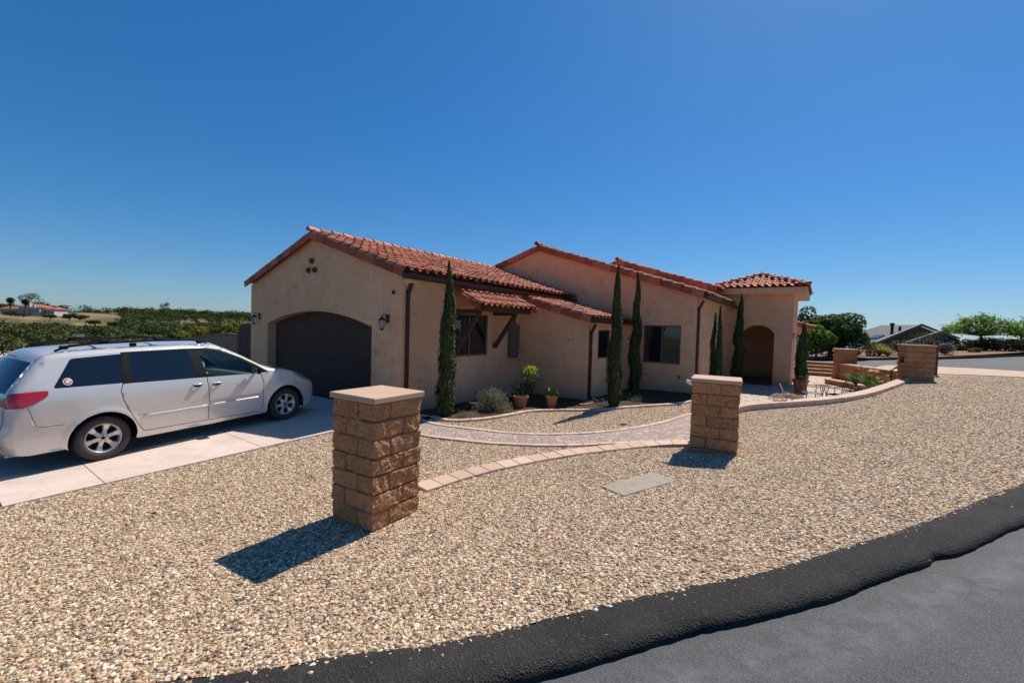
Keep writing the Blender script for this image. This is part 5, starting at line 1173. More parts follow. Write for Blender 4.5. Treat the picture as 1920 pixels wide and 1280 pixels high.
# ---------------------------------------------------------------- patio side: potted cypress, steps, wall, pillars, furniture
p = onz(1500, 736, 0); px_, py_ = float(p[0]), float(p[1]); pot('flower_pot', 'big terracotta pot at the tower corner holding a bushy cypress', px_, py_, 0, .27, .50)
cypress('bushy cypress growing in the big pot at the tower corner', px_, py_, .42, top_z(1503, 607, px_, py_)-.42, .18, 7000, .05, 'potted_cypress')
st = empty('garden_steps', (8.0, 21.6, 0), 0, 'four tan block steps rising from the patio behind the potted cypress', 'steps')
for k in range(4):
    mb = MB(); h_ = .17*(k+1); mb.box((-.1, .36*k+.5, h_-.085-.03), (1.9, .72, .17)); o = mb.build('riser', M['block'], st); mb = MB(); [mb.box((-.1-.95+.19*(2*j+1)/1, .36*k+.5-.18, h_), (.37, .40, .05), ch=.006, a=random.random()) for j in range(5)]; mb.build('tread', M['paver'], st)
# low block wall from the steps to the mailbox pillar
def blockwall(label, pts, h0, h1, z0=0., t_=.3, name='block_wall'):
    e = empty(name, (pts[0][0], pts[0][1], z0), 0, label, 'wall'); mb = MB(); cap = MB(); o = Vector((pts[0][0], pts[0][1], z0)); L = sum(math.dist(a, b) for a, b in zip(pts[:-1], pts[1:])); acc = 0
    for a, b in zip(pts[:-1], pts[1:]):
        a, b = Vector((*a, z0))-o, Vector((*b, z0))-o; l_ = (b-a).length; d = (b-a)/l_; nb = max(1, round(l_/.4)); rz = math.atan2(d.y, d.x)
        for i in range(nb):
            s_ = (i+.5)/nb; hh = h0+(h1-h0)*(acc+l_*s_)/L; nr = math.ceil(hh/.17)
            for r in range(nr):
                zz = hh-.17*(r+.5); sh = .2/nb*(r % 2)/l_*.0
                j = random.uniform(-.008, .008); mb.box(a+(b-a)*s_+Vector((-d.y*j, d.x*j, zz+(d.x*0))), (l_/nb-.012, t_, .158), rz, ch=.012, a=random.random())
            cap.box(a+(b-a)*s_+Vector((0, 0, hh+.03)), (l_/nb-.006, t_+.06, .06), rz, ch=.006, a=random.random())
        acc += l_
    mb.build('blocks', M['block'], e); cap.build('cap', M['paver'], e); return e
blockwall('tan block wall stepping down from the patio steps to the mailbox pillar', [(8.85, 21.2), (9.3, 19.4), (9.85, 17.4), (10.35, 15.6), (10.62, 14.6)], .72, .86)
blockwall('short stub of block wall edging the left side of the patio planter', [(8.3, 17.6), (9.1, 16.4), (9.5, 15.2)], .16, .16, name='planter_edge')
A = at(1560, 652, 22.3); B = at(1594, 654, 22.0)
pillar('small far block pillar standing at the top of the patio steps', ((A[0]+B[0])/2+.2, (A[1]+B[1])/2+.3, .78), .17, .84, .8, 4, .17, .06, .03, res=.05, extra=.7, amp=.012)
A = at(1705, 648, 14.2); B = at(1750, 651, 14.2); rz3 = .17; w3 = .74; zt3 = float(at(1727, 646.5, 14.2)[2]); c3 = ((A[0]+B[0])/2-math.sin(rz3)*.38, (A[1]+B[1])/2+math.cos(rz3)*.38)
pil3, _h = pillar('wide block pillar with a small number plate at the far end of the curving kerb', (c3[0], c3[1], zt3-.06-6*.17), rz3, w3, .80, 6, .17, .06, .03, res=.028, extra=.25, amp=.013)
mb = MB(); mb.box((.05, -.36-.02, 6*.17-.07), (.20, .02, .05)); mb.build('number_plate', M['bronze'], pil3)
mb = MB(); mb.box((-w3/2-.02, -.05, .55), (.05, .26, .20), ch=.01); mb.build('mail_slot', M['iron'], pil3)
p = onz(1752, 706, .84); p = at(1757, 650, 15.6); gz_ = G(p[0], p[1]); mb = MB(); mb.box((0, 0, (p[2]-gz_)/2), (.09, .09, p[2]-gz_+.3), ch=.008); mb.box((0, 0, p[2]-gz_+.16), (.12, .12, .03), ch=.006)
t_ = empty('marker_post', (float(p[0]), float(p[1]), gz_), 0, 'dark slim post standing right behind the wide mailbox pillar', 'post'); mb.build('shaft', M['timber'], t_)
# handrail at the wall end
mb = MB(); a_, b_ = at(1672, 694, 15.8), at(1697, 680, 14.9); mb.tube([tuple(a_), tuple((a_+b_)/2+[0, 0, .02]), tuple(b_)], .025, 8); mb.tube([tuple(a_), (a_[0], a_[1], .1)], .022, 8)
setp(mb.build('handrail', M['iron']), 'thin black handrail sloping up to the left side of the mailbox pillar', 'handrail')
# strap-leaved flowers
def strap(label, x, y, z, H, n, flowers, mat='strap', name='strap_leaf_plant', wide=.018, group='flowering strap-leaf clumps by the patio wall'):
    t = empty(name, (x, y, z), 0, label, 'plant', group); V = []; F = []; va = []
    for i in range(n):
        a = random.random()*math.tau; L = H*random.uniform(.6, 1.1); o = random.uniform(.25, .95); b = len(V); w = wide*random.uniform(.7, 1.3); q = Vector((-math.sin(a), math.cos(a), 0)); m_ = 5
        for k in range(m_+1):
            s_ = k/m_; r_ = L*o*s_**1.3; h_ = L*(s_-.45*o*s_**2.6); c = Vector((math.cos(a)*r_, math.sin(a)*r_, h_)); ww = w*(1-s_**2)+.002
            V += [c+q*ww, c-q*ww]
        for k in range(m_): F.append((b+2*k, b+2*k+1, b+2*k+3, b+2*k+2)); va.append(min(1, max(0, random.gauss(.5, .25))))
    mesh('leaves', V, F, M[mat], t, True, va)
    if flowers:
        for i in range(flowers):
            mb = MB(); a = random.random()*math.tau; r_ = random.uniform(.05, .5)*H; c = Vector((math.cos(a)*r_, math.sin(a)*r_, H*random.uniform(.85, 1.2)))
            for k in range(6): b = k*math.tau/6; d = Vector((math.cos(b), math.sin(b), .5)); e_ = Vector((-math.sin(b), math.cos(b), 0)); mb.add([c, c+d*.05+e_*.022, c+d*.085, c+d*.05-e_*.022], [(0, 1, 2, 3)])
            bm = bmesh.new(); o_ = mb.build('flower', M['orange'], t, fix=False); bm.from_mesh(o_.data); bmesh.ops.remove_doubles(bm, verts=bm.verts, dist=.0005); bm.to_mesh(o_.data); bm.free()
    return t
for i, (lb, a_) in enumerate((('orange-flowered strap-leaf clump in front of the block wall, nearest the steps', (1605, 708, 17.5)), ('tall strap-leaf clump with a red bloom in the middle of the block wall', (1632, 712, 16.2)), ('dense green clump at the inner side of the curving kerb end', (1660, 722, 14.6)), ('low spreading clump between the wall and the curving kerb', (1645, 724, 14.0)))):
    p = at(*a_); z_ = 0.; d = ray(a_[0], a_[1]); strap(lb, float(p[0]), float(p[1]), .12 if i else .16, [.75, .85, .8, .6][i], [150, 170, 220, 160][i], [9, 7, 3, 2][i])
p = at(1690, 712, 14.4); strap('rusty brown grass clump at the left foot of the mailbox pillar', float(p[0]), float(p[1]), .35, .55, 150, 5, 'succ', wide=.012)
# red succulents and white hose by the kerb
for i, (px, py, r_) in enumerate(((1458, 742, .20), (1478, 739, .24), (1496, 742, .18))):
    p = onz(px, py+2, .12); p = at(px, py, 11.0+.2*i); tt = empty('succulent', (float(p[0]), float(p[1]), float(p[2])-.1), i, ['leftmost reddish succulent behind the curving kerb under the tower', 'middle and largest reddish succulent behind the curving kerb', 'rightmost reddish succulent beside the big pot'][i], 'succulent', 'reddish succulents behind the kerb')
    n_ = 170; a__ = RNG.uniform(0, math.tau, n_); q_ = RNG.random(n_)**.5; P = np.stack([np.cos(a__)*q_*r_, np.sin(a__)*q_*r_, .10*(1-q_)+RNG.random(n_)*.08], 1); N = np.stack([-np.cos(a__)*.5, -np.sin(a__)*.5, np.ones(n_)], 1); quads('rosettes', P, N, .035, .5, M['succ'], tt)
p = at(1466, 735, 11.3); mb = MB(); q = [(0, 0, -.25), (.03, .02, -.05), (.0, .02, .10), (-.06, .02, .22)]; mb.tube([tuple(v) for v in smooth2([Vector(v) for v in q], 2)], .014, 8)
t_ = empty('white_pipe', tuple(p), 0, 'thin bent white pipe standing up behind the kerb in front of the tower', 'pipe'); mb.build('pipe', M['white'], t_)
# wrought iron patio furniture
def iron_chair(label, x, y, rz, group='black iron patio furniture'):
    t = empty('patio_chair', (x, y, 0), rz, label, 'chair', group); r_ = .013
    for nm, pts in (('leg', [(.22, .22, 0), (.20, .20, .42)]), ('leg', [(.22, -.22, 0), (.20, -.20, .42)]), ('leg', [(-.26, .22, 0), (-.20, .20, .42)]), ('leg', [(-.26, -.22, 0), (-.20, -.20, .42)]), ('armrest', [(.20, .21, .42), (.24, .25, .62), (-.2, .25, .64)]), ('armrest', [(.20, -.21, .42), (.24, -.25, .62), (-.2, -.25, .64)])):
        mb = MB(); mb.tube(pts, r_, 7); mb.build(nm, M['iron'], t)
    mb = MB(); mb.tube([(-.20, .21, .42), (-.27, .21, .80), (-.30, .12, .90), (-.30, -.12, .90), (-.27, -.21, .80), (-.20, -.21, .42)], r_, 7)
    for k in range(-2, 3): mb.tube([(-.205, k*.07, .44), (-.29, k*.06, .88)], .007, 5)
    mb.build('backrest', M['iron'], t)
    mb = MB(); mb.tube([(.21, .21, .42), (.21, -.21, .42), (-.21, -.21, .42), (-.21, .21, .42), (.21, .21, .42)], r_, 7); [mb.tube([(.21, k*.06, .42), (-.21, k*.06, .42)], .006, 5) for k in range(-3, 4)]; mb.build('seat', M['iron'], t)
    return t
def pz(px, py, z): q = onz(px, py, z); return float(q[0]), float(q[1])
x, y = pz(1522, 724, .62); iron_chair('black iron chair nearest the big terracotta pot, mostly hidden by the kerb', x, y, .4)
x, y = pz(1572, 716, .80); iron_chair('black iron chair further right on the patio, turned towards the wall', x, y, 2.6)
x, y = pz(1545, 722, .55); t_ = empty('patio_table', (x, y, 0), .3, 'small black iron table with a red cloth between the two patio chairs', 'table')
mb = MB(); mb.lathe([(0, .55), (.24, .55), (.24, .535), (0, .535)], n=28); mb.build('tabletop', M['iron'], t_)
for k in range(3): a_ = k*2.09; mb = MB(); mb.tube([(math.cos(a_)*.15, math.sin(a_)*.15, .54), (math.cos(a_)*.08, math.sin(a_)*.08, .28), (math.cos(a_)*.24, math.sin(a_)*.24, 0)], .012, 7); mb.build('leg', M['iron'], t_)
mb = MB(); mb.box((0, .02, .56), (.20, .15, .02), .5, ch=.008); setp(mb.build('red_cloth', M['red']), 'folded red cloth lying on the small iron table', 'cloth').location = (x, y, 0)
# ---------------------------------------------------------------- right background
def w3_(px, py, D, z=None):
    q = at(px, py, D); return (float(q[0]), float(q[1]), float(q[2]) if z is None else farz(q[0], q[1])+.05+(z-1.03 if z > 1.1 else 0))
bush('broadleaf_tree', 'big dense dark green tree standing behind the patio steps', w3_(1556, 668, 32, .9), (2.2, 1.9, 1.75), 9500, .12, 'tree', 'tree', 'trees and shrubs across the road', 26, lift=1.75, trunk=.16)
bush('broadleaf_tree', 'lighter green leafy shrub just right of the potted cypress', w3_(1530, 672, 30.5, .85), (1.15, 1., 1.3), 3200, .10, 'bigleaf', 'tree', 'trees and shrubs across the road', 14, lift=1.3)
bush('broadleaf_tree', 'upright yellow-green tree top showing just above the rear wing roof', w3_(1512, 668, 33, .9), (1.4, 1.3, 1.5), 4200, .12, 'tree', 'tree', 'trees and shrubs across the road', 16, lift=2.1)
def clumpy(label, loc, R_, n, seed):
    t = empty('umbrella_tree', loc, 0, label, 'tree'); P = []; v = []; mb = MB(); rng = np.random.default_rng(seed)
    mb.tube([(0, 0, 0), (.1, 0, .5), (.0, 0, 1.0)], [.13, .11, .10], 8)
    for k in range(n):
        a = rng.random()*math.tau; q = rng.random()**.5; c = np.array([math.cos(a)*q*R_[0], math.sin(a)*q*R_[1], R_[2]*(1-q**2*.75)+rng.normal()*.16+1.15-.35*q]); m_ = 34; P.append(c+rng.normal(size=(m_, 3))*[.20, .20, .16]); v.append(rng.random(m_)*.6+.4*rng.random())
        mb.tube([(0, 0, .9), tuple(c*[.5, .5, .62]+[0, 0, .35]), tuple(c)], [.05, .03, .012], 5)
    P = np.vstack(P); quads('foliage', P, RNG.normal(size=P.shape)+[0, 0, .4], RNG.uniform(.08, .15, len(P)), .42, M['bigleaf'], t, np.clip(np.concatenate(v), 0, 1)); mb.build('trunk', M['bark'], t); return t
clumpy('open-crowned tree with big bright leaves right of the grey-roofed house', w3_(1836, 662, 41, 1.75), (2.7, 2., 1.5), 105, 4)
clumpy('smaller open leafy branch crown at the far right edge above the hedge', w3_(1912, 662, 40, 1.7), (.95, .9, 1.3), 18, 5)
for i, (px, D, r_) in enumerate(((1795, 37, (.9, .8, .58)), (1826, 38, (1.0, .9, .66)), (1860, 37, (1.15, 1., .72)), (1897, 36, (1.2, 1., .74)), (1936, 35, (1.3, 1.1, .78)))):
    bush('hedge_shrub', ['leftmost round hedge shrub under the open-crowned tree', 'second olive hedge shrub from the left under the open-crowned tree', 'middle rounded hedge shrub with reddish tips', 'large hedge shrub near the right edge of the photo', 'hedge shrub running out of the photo on the right'][i], w3_(px, 664, D+3, 1.05), tuple(q*1.08 for q in r_), 3200, .075, 'hedge', 'hedge', 'hedge shrubs across the road', 16)
bush('hedge_shrub', 'pale grey-green shrub right behind the wide mailbox pillar', w3_(1772, 668, 33.5, 1.05), (.85, .7, .55), 2200, .055, 'lav', 'shrub', 'trees and shrubs across the road')
bush('hedge_shrub', 'small yellow-green cushion shrub on the brown ground under the hedge', w3_(1828, 664, 37, 1.03), (.55, .5, .34), 1400, .045, 'yellow', 'shrub', 'trees and shrubs across the road')
for i, (px, D, r_, m_) in enumerate(((1632, 33, (1., .8, .6), 'hedge'), (1690, 33.5, (.9, .7, .7), 'hedge'), (1668, 34.5, (.8, .6, .55), 'dkleaf'), (1742, 34.5, (.9, .7, .65), 'dkleaf'))):
    bush('hedge_shrub', ['low sprawling shrub just right of the small far pillar', 'green shrub left of the mailbox pillar in front of the dark house', 'dark low shrub between the two straw grass tufts', 'dark shrub hidden behind the mailbox pillar'][i], w3_(px, 668, D, 1.05), r_, 1800, .06, m_, 'shrub', 'trees and shrubs across the road')
for i, (px, py, D, H) in enumerate(((1648, 672, 32.5, .95), (1664, 672, 32, .65), (1606, 674, 31.5, .7))):
    x, y, z = w3_(px, py, D, 1.03); strap(['tall golden ornamental grass tuft across the road', 'shorter golden grass tuft right of the tall one', 'greenish arching grass beside the small far pillar'][i], x, y, z, H*1.25, 420, 0, 'straw' if i < 2 else 'lav', 'ornamental_grass', .010, 'ornamental grasses across the road')
# neighbour's house with dark shingle roof
nb = empty('neighbour_house', w3_(1720, 664, 46, .6), 0, 'low dark-sided house with grey shingle roofs across the road', 'house'); o = Vector(nb.location)
def PT(px, py, D): return Vector(w3_(px, py, D))-o
ap, le, re_ = PT(1727, 608.5, 44), PT(1606, 657, 42), PT(1792, 634, 48)
back = Vector((-6.0, 6.2, 0)); rb = PT(1652, 612.5, 50)-ap; rb = Vector((rb.x, rb.y, 0))
def slab(P, th, mb): 
    n = len(P); nn = (P[1]-P[0]).cross(P[2]-P[0]).normalized(); nn = -nn if nn.z < 0 else nn; mb.add(list(P)+[p-nn*th for p in P], [tuple(range(n)), tuple(range(2*n-1, n-1, -1))]+[(i, (i+1) % n, n+(i+1) % n, n+i) for i in range(n)])
mb = MB(); slab([ap, le, le+rb*1.4, ap+rb], .18, mb); r_ = mb.build('roof', M['greyroof'], nb)
mb = MB(); le2 = le.lerp(ap, .0); mb.add([le+Vector((.2, .3, -.1)), re_+Vector((-.2, .3, -.1)), ap+Vector((0, .3, -.15))], [(0, 1, 2)]); mb.add([le+Vector((.2, .3, -.1)), re_+Vector((-.2, .3, -.1)), re_+Vector((-.2, .3, -2.6)), le+Vector((.2, .3, -2.6))], [(0, 1, 2, 3)]); mb.build('wall', M['siding'], nb, fix=False)
a2_, l2_, r2_ = PT(1763, 621, 40), PT(1650, 658, 38), PT(1800, 634, 41.5)
mb = MB(); mb.bar(l2_, a2_, .10, .11); mb.bar(a2_, r2_, .10, .10); mb.bar(ap, le, .14, .2); mb.bar(ap, re_, .14, .2); mb.build('fascia', M['trim'], nb)
mb = MB(); mb.add([l2_+Vector((.1, .15, -.1)), a2_+Vector((0, .15, -.1)), r2_+Vector((0, .15, -.1)), r2_+Vector((0, .15, -2.4)), l2_+Vector((.1, .15, -2.4))], [(0, 1, 2, 3, 4)]); mb.build('wall', M['siding'], nb, fix=False)
mb = MB(); q = ap.lerp(le, .32)+rb*.22; mb.tube([q+Vector((0, 0, -.1)), q+Vector((0, 0, .85))], .13, 10); mb.tube([q+Vector((0, 0, .72)), q+Vector((0, 0, .98))], .19, 10); q2 = q+Vector((.62, .2, -.05)); mb.tube([q2, q2+Vector((0, 0, .7))], .11, 10); mb.build('flue', M['iron'], nb)
mb = MB(); q = ap.lerp(le, .45)+rb*.18; u_ = (le-ap).normalized(); nn = u_.cross(rb.normalized()); nn = nn if nn.z > 0 else -nn; slab([q+nn*.12, q+u_*1.2+nn*.12, q+u_*1.2+rb*.22+nn*.12, q+rb*.22+nn*.12], .08, mb); q = ap.lerp(le, .72)+rb*.35; slab([q+nn*.12, q+u_*1.3+nn*.12, q+u_*1.3+rb*.3+nn*.12, q+rb*.3+nn*.12], .08, mb); mb.build('skylight', M['solar'], nb)
# bare shrub in front of the dark house
t_ = empty('bare_shrub', w3_(1735, 655, 36, 1.1), 0, 'twiggy pale shrub in front of the dark neighbour house', 'shrub'); mb = MB()
for k in range(26): a_ = k*.9; r_ = random.uniform(.3, 1.1); mb.tube([(0, 0, 0), (math.cos(a_)*r_*.4, math.sin(a_)*r_*.4, random.uniform(.5, .9)), (math.cos(a_)*r_, math.sin(a_)*r_, random.uniform(1.0, 1.9))], [.022, .014, .005], 5)
mb.build('twigs', M['bark'], t_); n_ = 420; P = np.stack([RNG.normal(size=n_)*.55, RNG.normal(size=n_)*.5, RNG.uniform(.9, 1.9, n_)], 1); quads('foliage', P, RNG.normal(size=P.shape), .04, .5, M['lav'], t_)
# ---------------------------------------------------------------- fence, gate and shrubs left of the garage
p = ony(450, 640, .05); t_ = empty('garden_gate', (-7.62, .05, -.05), 0, 'dark wooden gate with a rounded top corner against the left garage corner', 'gate'); w_ = -7.60-float(ony(447, 650, .05)[0]); zt = float(ony(460, 607, .05)[2])
P2 = [(0, 0), (-w_, 0), (-w_, zt-.45)]+[(-w_+.45*(1-math.cos(a_)), zt-.45+.5*math.sin(a_)) for a_ in np.linspace(.15, math.pi/2, 7)]+[(0, zt+.08)]
mb = MB(); mb.prism(P2, (0, 0, 0), (1, 0, 0), (0, 0, 1), (0, 1, 0), -.03, .03); g_ = mb.build('panel', M['gate'], t_); mb = MB(); [mb.box((-w_*f_, -.036, .9), (.012, .006, 1.5)) for f_ in (.25, .5, .75)]; mb.build('batten', M['iron'], t_)
fp = [(float(ony(x, y, yy)[0]), yy, float(ony(x, y, yy)[2])) for x, y, yy in ((449, 628, .2), (425, 626, .2), (400, 627.5, .2), (378, 630.5, .2), (357, 635, .2), (334, 641, .2), (300, 650, .2))]
t_ = empty('wooden_fence', (fp[0][0], .2, -.3), 0, 'weathered vertical-board fence with a curved top behind the minivan', 'fence'); mb = MB(); cap_ = MB(); x = fp[0][0]; i = 0; xs_ = [q[0] for q in fp][::-1]; zs_ = [q[2] for q in fp][::-1]
while x > fp[-1][0]:
    zt = float(np.interp(x-.07, xs_, zs_)); mb.box((x-.07-fp[0][0], random.uniform(-.006, .006), (zt+.3)/2), (.135, .02, zt+.3), a=random.random()); x -= .142
mb.build('boards', M['wood'], t_)
for a, b in zip(fp[:-1], fp[1:]): cap_.bar((a[0]-fp[0][0], 0, a[2]+.32), (b[0]-fp[0][0], 0, b[2]+.32), .10, .035)
cap_.build('cap_rail', M['wood'], t_)
bx = [(262, 646, 26), (290, 641, 30), (318, 640, 24), (345, 633, 27), (370, 629, 24), (395, 624, 28), (420, 622, 25), (446, 618, 27), (235, 652, 34), (205, 655, 30), (180, 660, 38)]
for i, (px, py, D) in enumerate(bx):
    x, y, z = w3_(px, py, D); s_ = .62 if i < 8 else .9; z -= .12
    bush('flowering_shrub', 'yellow-green shrub beyond the fence, '+['just left of the fence end', 'above the rear roof crossbar', 'at the curved fence end', 'over the middle crossbar mount', 'left of the fence middle', 'at the fence middle', 'near the gate', 'touching the gate top', 'over the van roof middle', 'over the rear of the van roof', 'behind the van spoiler'][i], (x, y, z-1.1*s_), (1.1*s_, 1., 1.15*s_), 1200, .075, 'yellow' if i % 3 != 2 else 'scrub', 'shrub', 'yellow-flecked shrubs beyond the fence', 10)
for i, (px, py, D, r_) in enumerate(((8, 668, 24, 1.3), (34, 690, 22, .8), (-30, 690, 20, 1.2))):
    x, y, z = w3_(px, py, D); bush('scrub_bush', ['dark olive bush at the left edge beyond the van rear window', 'smaller dark bush just behind the van tailgate glass', 'dark bush outside the left edge of the photo'][i], (x, y, z-r_*1.5), (r_, r_, r_*1.0), 2600, .075, 'scrub', 'bush', 'dark bushes behind the van')
# ---------------------------------------------------------------- far hillside
def ter(px, py, off=0): return hit_t(px, py)
def hit_t(px, py):
    d = ray(px, py); t_ = 20.
    while t_ < 900:
        P = CAM+t_*d
        if P[2] <= terrain(P[0], P[1]): return P
        t_ += max(.5, t_*.01)
    return P
def on_t(px, D): q = at(px, 600, D); return float(q[0]), float(q[1]), terrain(q[0], q[1])
# woods: one mass of leaf clumps
Ps, Ns, Ss, Vs = [], [], [], []
rw = random.Random(5)
def blobtree(px, D, h, w, n, sh):
    x, y, z = on_t(px, D); q = RNG.normal(size=(n, 3)); q /= np.linalg.norm(q, axis=1, keepdims=True); k = RNG.integers(0, 5, n); cc = RNG.normal(size=(5, 3))*.35
    P = (cc[k]+q*.62)*[w/2, w/2, h/2]+[x, y, z+h*.55]; Ps.append(P); Ns.append(q+[0, 0, .2]); Ss.append(np.full(n, min(w, h)*.10)); Vs.append(np.clip(sh+RNG.normal(size=n)*.16+q[:, 2]*.12, 0, 1))
def field(px, D):  # bare brown meadow
    return (125 < px < 222 and 270 < D < 372) or (205 < px < 268 and 130 < D < 190) or (-200 < px < 118 and 45 < D < 72) or (-200 < px < 90 and 92 < D < 128)
for i in range(5200):
    D = rw.choice((rw.uniform(300, 470), rw.uniform(150, 330), rw.uniform(60, 200))); px = rw.uniform(-500, 640)
    if field(px, D) and rw.random() < .96: continue
    if D < 150 and px < 240 and rw.random() < .25: continue
    if px < 125 and 248 < D < 300: continue
    dens = 1 if D > 250 or px > 120 else .6
    if rw.random() > dens: continue
    s_ = 1 if D > 300 else .75 if D > 140 else .45; h = rw.uniform(2.8, 5.6)*s_; w_ = h*rw.uniform(1.1, 1.7)
    yc = 606 if px < 125 else 611 if px < 226 else 588 if px < 262 else 0
    if yc and D < 300:
        q = on_t(px, D); h = min(h, (CAM[2]-(yc-585.3-.0291*px)/FPX*D-q[2])*.95)
        if h < 1.2: continue
        w_ = min(w_, h*2.2)
    blobtree(px, D, h, w_, 90 if D > 200 else 130, rw.uniform(.1, .75))
for i in range(480):
    px, D = rw.uniform(-120, 262), rw.uniform(85, 245)
    if (92 < D < 122 and px < 95) or 118 < px < 168 and D < 128: continue
    yc = 606 if px < 125 else 611 if px < 226 else 596
    q = on_t(px, D); h = min(rw.uniform(1.6, 4), (CAM[2]-(yc-585.3-.0291*px)/FPX*D-q[2])*.95)
    if h > .9: blobtree(px, D, h, h*rw.uniform(1.2, 2.0), 90, rw.uniform(.2, .95))
for px in np.arange(105, 640, 3.2): blobtree(px+rw.uniform(-2, 2), rw.uniform(395, 440), rw.uniform(3, 5.5)+(1.5 if 240 < px < 330 else 0), rw.uniform(6, 9), 60, rw.uniform(.05, .35))
wo_ = quads('hillside_woods', np.vstack(Ps), np.vstack(Ns), np.concatenate(Ss), .7, M['scrub'], None, np.concatenate(Vs)); setp(wo_, 'mass of dark green oaks and scrub covering the far hillside', 'woods', None, 'stuff')
for i, (px, D, h, w) in enumerate(((310, 400, 12, 10), (66, 285, 13.5, 15), (83, 280, 8, 6), (150, 240, 3.6, 8), (130, 235, 4, 8), (178, 205, 2.6, 6), (205, 195, 2.6, 6), (95, 235, 3.4, 7), (20, 240, 2.4, 8), (44, 238, 2.2, 8))):
    x, y, z = on_t(px, D); bush('oak_tree', ['lone dark tree poking above the hill crest', 'large round dark tree behind the red-roofed mansion', 'small dark tree at the right end of the mansion', 'round oak under the brown meadow', 'second oak left of the brown meadow', 'oak below the meadow towards the right', 'oak at the lower right tip of the brown meadow', 'dark oak just right below the mansion', 'low dark tree in front of the mansion at left', 'low dark tree in front of the mansion middle'][i], (x, y, z), (w/2, w/2, h*.42), 2200, .26, 'scrub', 'tree', 'single oaks on the far hillside', 9, lift=h*.58, trunk=.3)
# palms
for i, px in enumerate((20, 48)):
    x, y, z = on_t(px, 245); zt = float(at(px, 562+3*i, 245)[2]); H = zt-z; t_ = empty('palm_tree', (x, y, z), 0, ['left one of the two tall fan palms above the mansion', 'right one of the two tall fan palms, leaning over the mansion roof'][i], 'palm', 'fan palms by the mansion')
    mb = MB(); mb.tube([(0, 0, 0), (.15, 0, H*.5), (0, 0, H)], [.42, .34, .3], 8); mb.build('trunk', M['bark'], t_)
    V = []; F = []
    for k in range(46):
        a_ = k*2.4; e_ = -1.1+2.3*(k/46); r_ = 2.3; d = Vector((math.cos(a_)*math.cos(e_), math.sin(a_)*math.cos(e_), math.sin(e_))); q = Vector((-math.sin(a_), math.cos(a_), 0)); c = Vector((0, 0, H)); n0 = len(V); V += [c, c+d*r_*.6+q*.5, c+d*r_+Vector((0, 0, -.5)), c+d*r_*.6-q*.5]; F.append((n0, n0+1, n0+2, n0+3))
    mesh('fronds', V, F, M['palm'], t_, attr=np.random.default_rng(3).random(len(F)))
# mansion
o = Vector(on_t(60, 262)); o.z = max(o.z+.3, float(at(60, 601.5, 262)[2])); mn = empty('mansion', tuple(o), 0, 'long white mansion with red tile roofs on the far left hill', 'house'); rx = Vector((R3[0], R3[1], 0)).normalized(); fx = Vector((F2[0], F2[1], 0)).normalized(); rzm = math.atan2(rx.y, rx.x); mn.rotation_euler = (0, 0, rzm)
def mb_h(x0, x1, y0, y1, h, rh, hip=1.6):
    mb = MB(); mb.box(((x0+x1)/2, (y0+y1)/2, h/2-2), (x1-x0, y1-y0, h+4)); w_ = mb.build('wall', M['cream'], mn)
    e = .7; ym = (y0+y1)/2; mb = MB(); mb.add([(x0-e, y0-e, h), (x1+e, y0-e, h), (x1+e, y1+e, h), (x0-e, y1+e, h), (x0+hip, ym, h+rh), (x1-hip, ym, h+rh)], [(0, 1, 5, 4), (1, 2, 5), (2, 3, 4, 5), (3, 0, 4), (3, 2, 1, 0)]); mb.build('roof', M['redroof'], mn)
    mb = MB(); k = x0+1.2
    while k < x1-1.: mb.box((k, y0-.03, h*.5), (.9, .08, h*.42)); k += 2.1
    mb.build('window', M['glass'], mn)
mb_h(-19, -6, 0, 8, 3.0, 1.6); mb_h(-6, 4, -2, 7, 4.6, 1.7); mb_h(4, 9, -4, 6, 4.2, 1.4); mb_h(9, 15.5, -2, 6, 3.4, 1.4)
mb = MB(); mb.box((1.2, -2.6, 5.2), (2.6, 1.6, 2.4)); mb.box((6.5, -4.6, 4.6), (1.2, 1.0, 2.2)); mb.build('chimney', M['cream'], mn); mb = MB(); [mb.box((k, -3.2, 1.3), (.35, .35, 2.8)) for k in np.arange(-4.5, 4, 1.3)]; mb.build('column', M['cream'], mn)
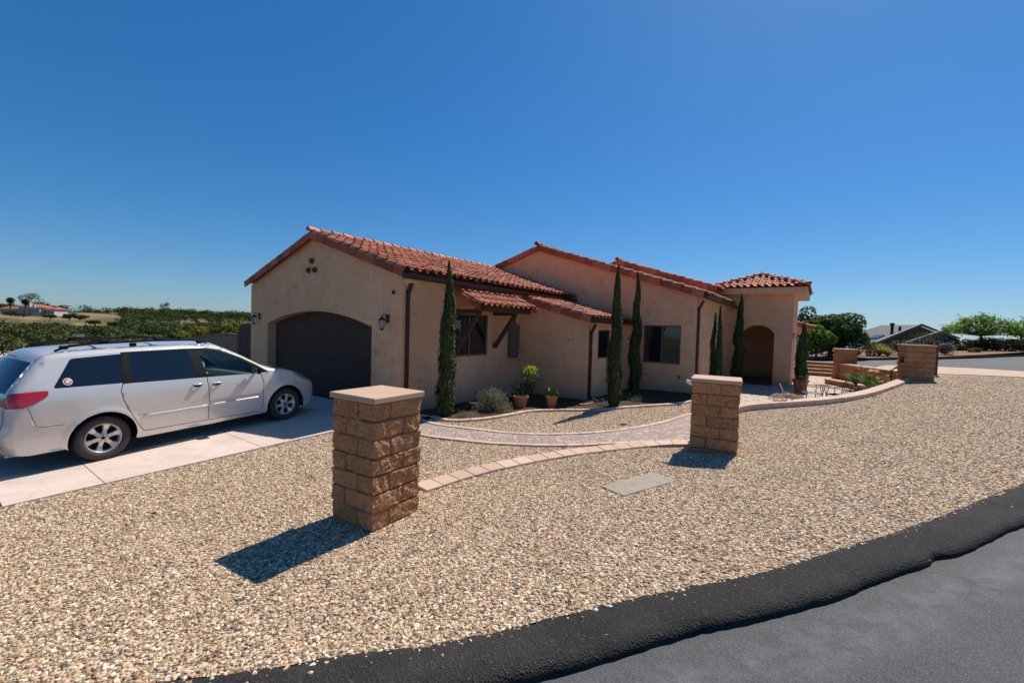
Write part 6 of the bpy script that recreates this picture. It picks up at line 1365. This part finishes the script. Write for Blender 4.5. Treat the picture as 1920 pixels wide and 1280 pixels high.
# dark blue-grey house lower in the valley
q = hit_t(140, 643); o = Vector(on_t(140, 120)); o.z = float(at(140, 646, 120)[2]); vh = empty('valley_house', tuple(o), rzm, 'low house with a dark blue-grey hip roof down in the valley above the van roof', 'house')
mb = MB(); mb.box((0, 2.5, .2), (7.2, 5, 2.4)); mb.build('wall', M['trim'], vh)
for x0, x1, y0, y1, h, rh in ((-4.1, 1.2, -.6, 5.4, 1.3, 1.5), (.2, 4.0, -1.4, 4.6, 1.25, 1.7)):
    ym = (y0+y1)/2; mb = MB(); mb.add([(x0, y0, h), (x1, y0, h), (x1, y1, h), (x0, y1, h), (x0+1.6, ym, h+rh), (x1-1.2, ym, h+rh)], [(0, 1, 5, 4), (1, 2, 5), (2, 3, 4, 5), (3, 0, 4), (3, 2, 1, 0)]); mb.build('roof', M['darkroof'], vh)
mb = MB(); [mb.box((k, -.03, .5), (1., .08, .8)) for k in (-2.8, -.6, 2.2)]; mb.build('window', M['glass'], vh)
# small white building and pale road lines at far left
x, y, z = on_t(6, 178); wh = empty('white_cottage', (x, y, float(at(6, 616, 178)[2])), rzm, 'tiny white-gabled cottage at the far left edge under the mansion', 'house'); mb = MB(); mb.box((0, 1, .4), (4.5, 3, 2.2)); mb.build('wall', M['white'], wh); mb = MB(); mb.prism([(-2.6, 1.4), (2.6, 1.4), (0, 2.9)], (0, 0, 0), (1, 0, 0), (0, 0, 1), (0, 1, 0), -.9, 3); mb.build('roof', M['darkroof'], wh)
mb = MB(); pts = [w3_(px, py, D) for px, py, D in ((-40, 625, 150), (45, 624, 150), (80, 625.5, 149), (118, 627, 148))]
for a, b in zip(pts[:-1], pts[1:]):
    a, b = Vector(a), Vector(b); mb.bar((a.x, a.y, a.z-.4), (b.x, b.y, b.z-.4), .3, .9)
setp(mb.build('valley_wall', M['cream']), 'long thin pale wall crossing the valley left of the dark roof', 'wall')
pts = [on_t(px, D) for px, D in ((-60, 70), (0, 72), (14, 64), (30, 52), (60, 42), (110, 36))]
mb = MB()
for a, b in zip(pts[:-1], pts[1:]):
    a, b = Vector(a), Vector(b); mb.bar(a+Vector((0, 0, .12)), b+Vector((0, 0, .12)), 2.6, .16)
setp(mb.build('valley_lane', M['concrete']), kind='structure')
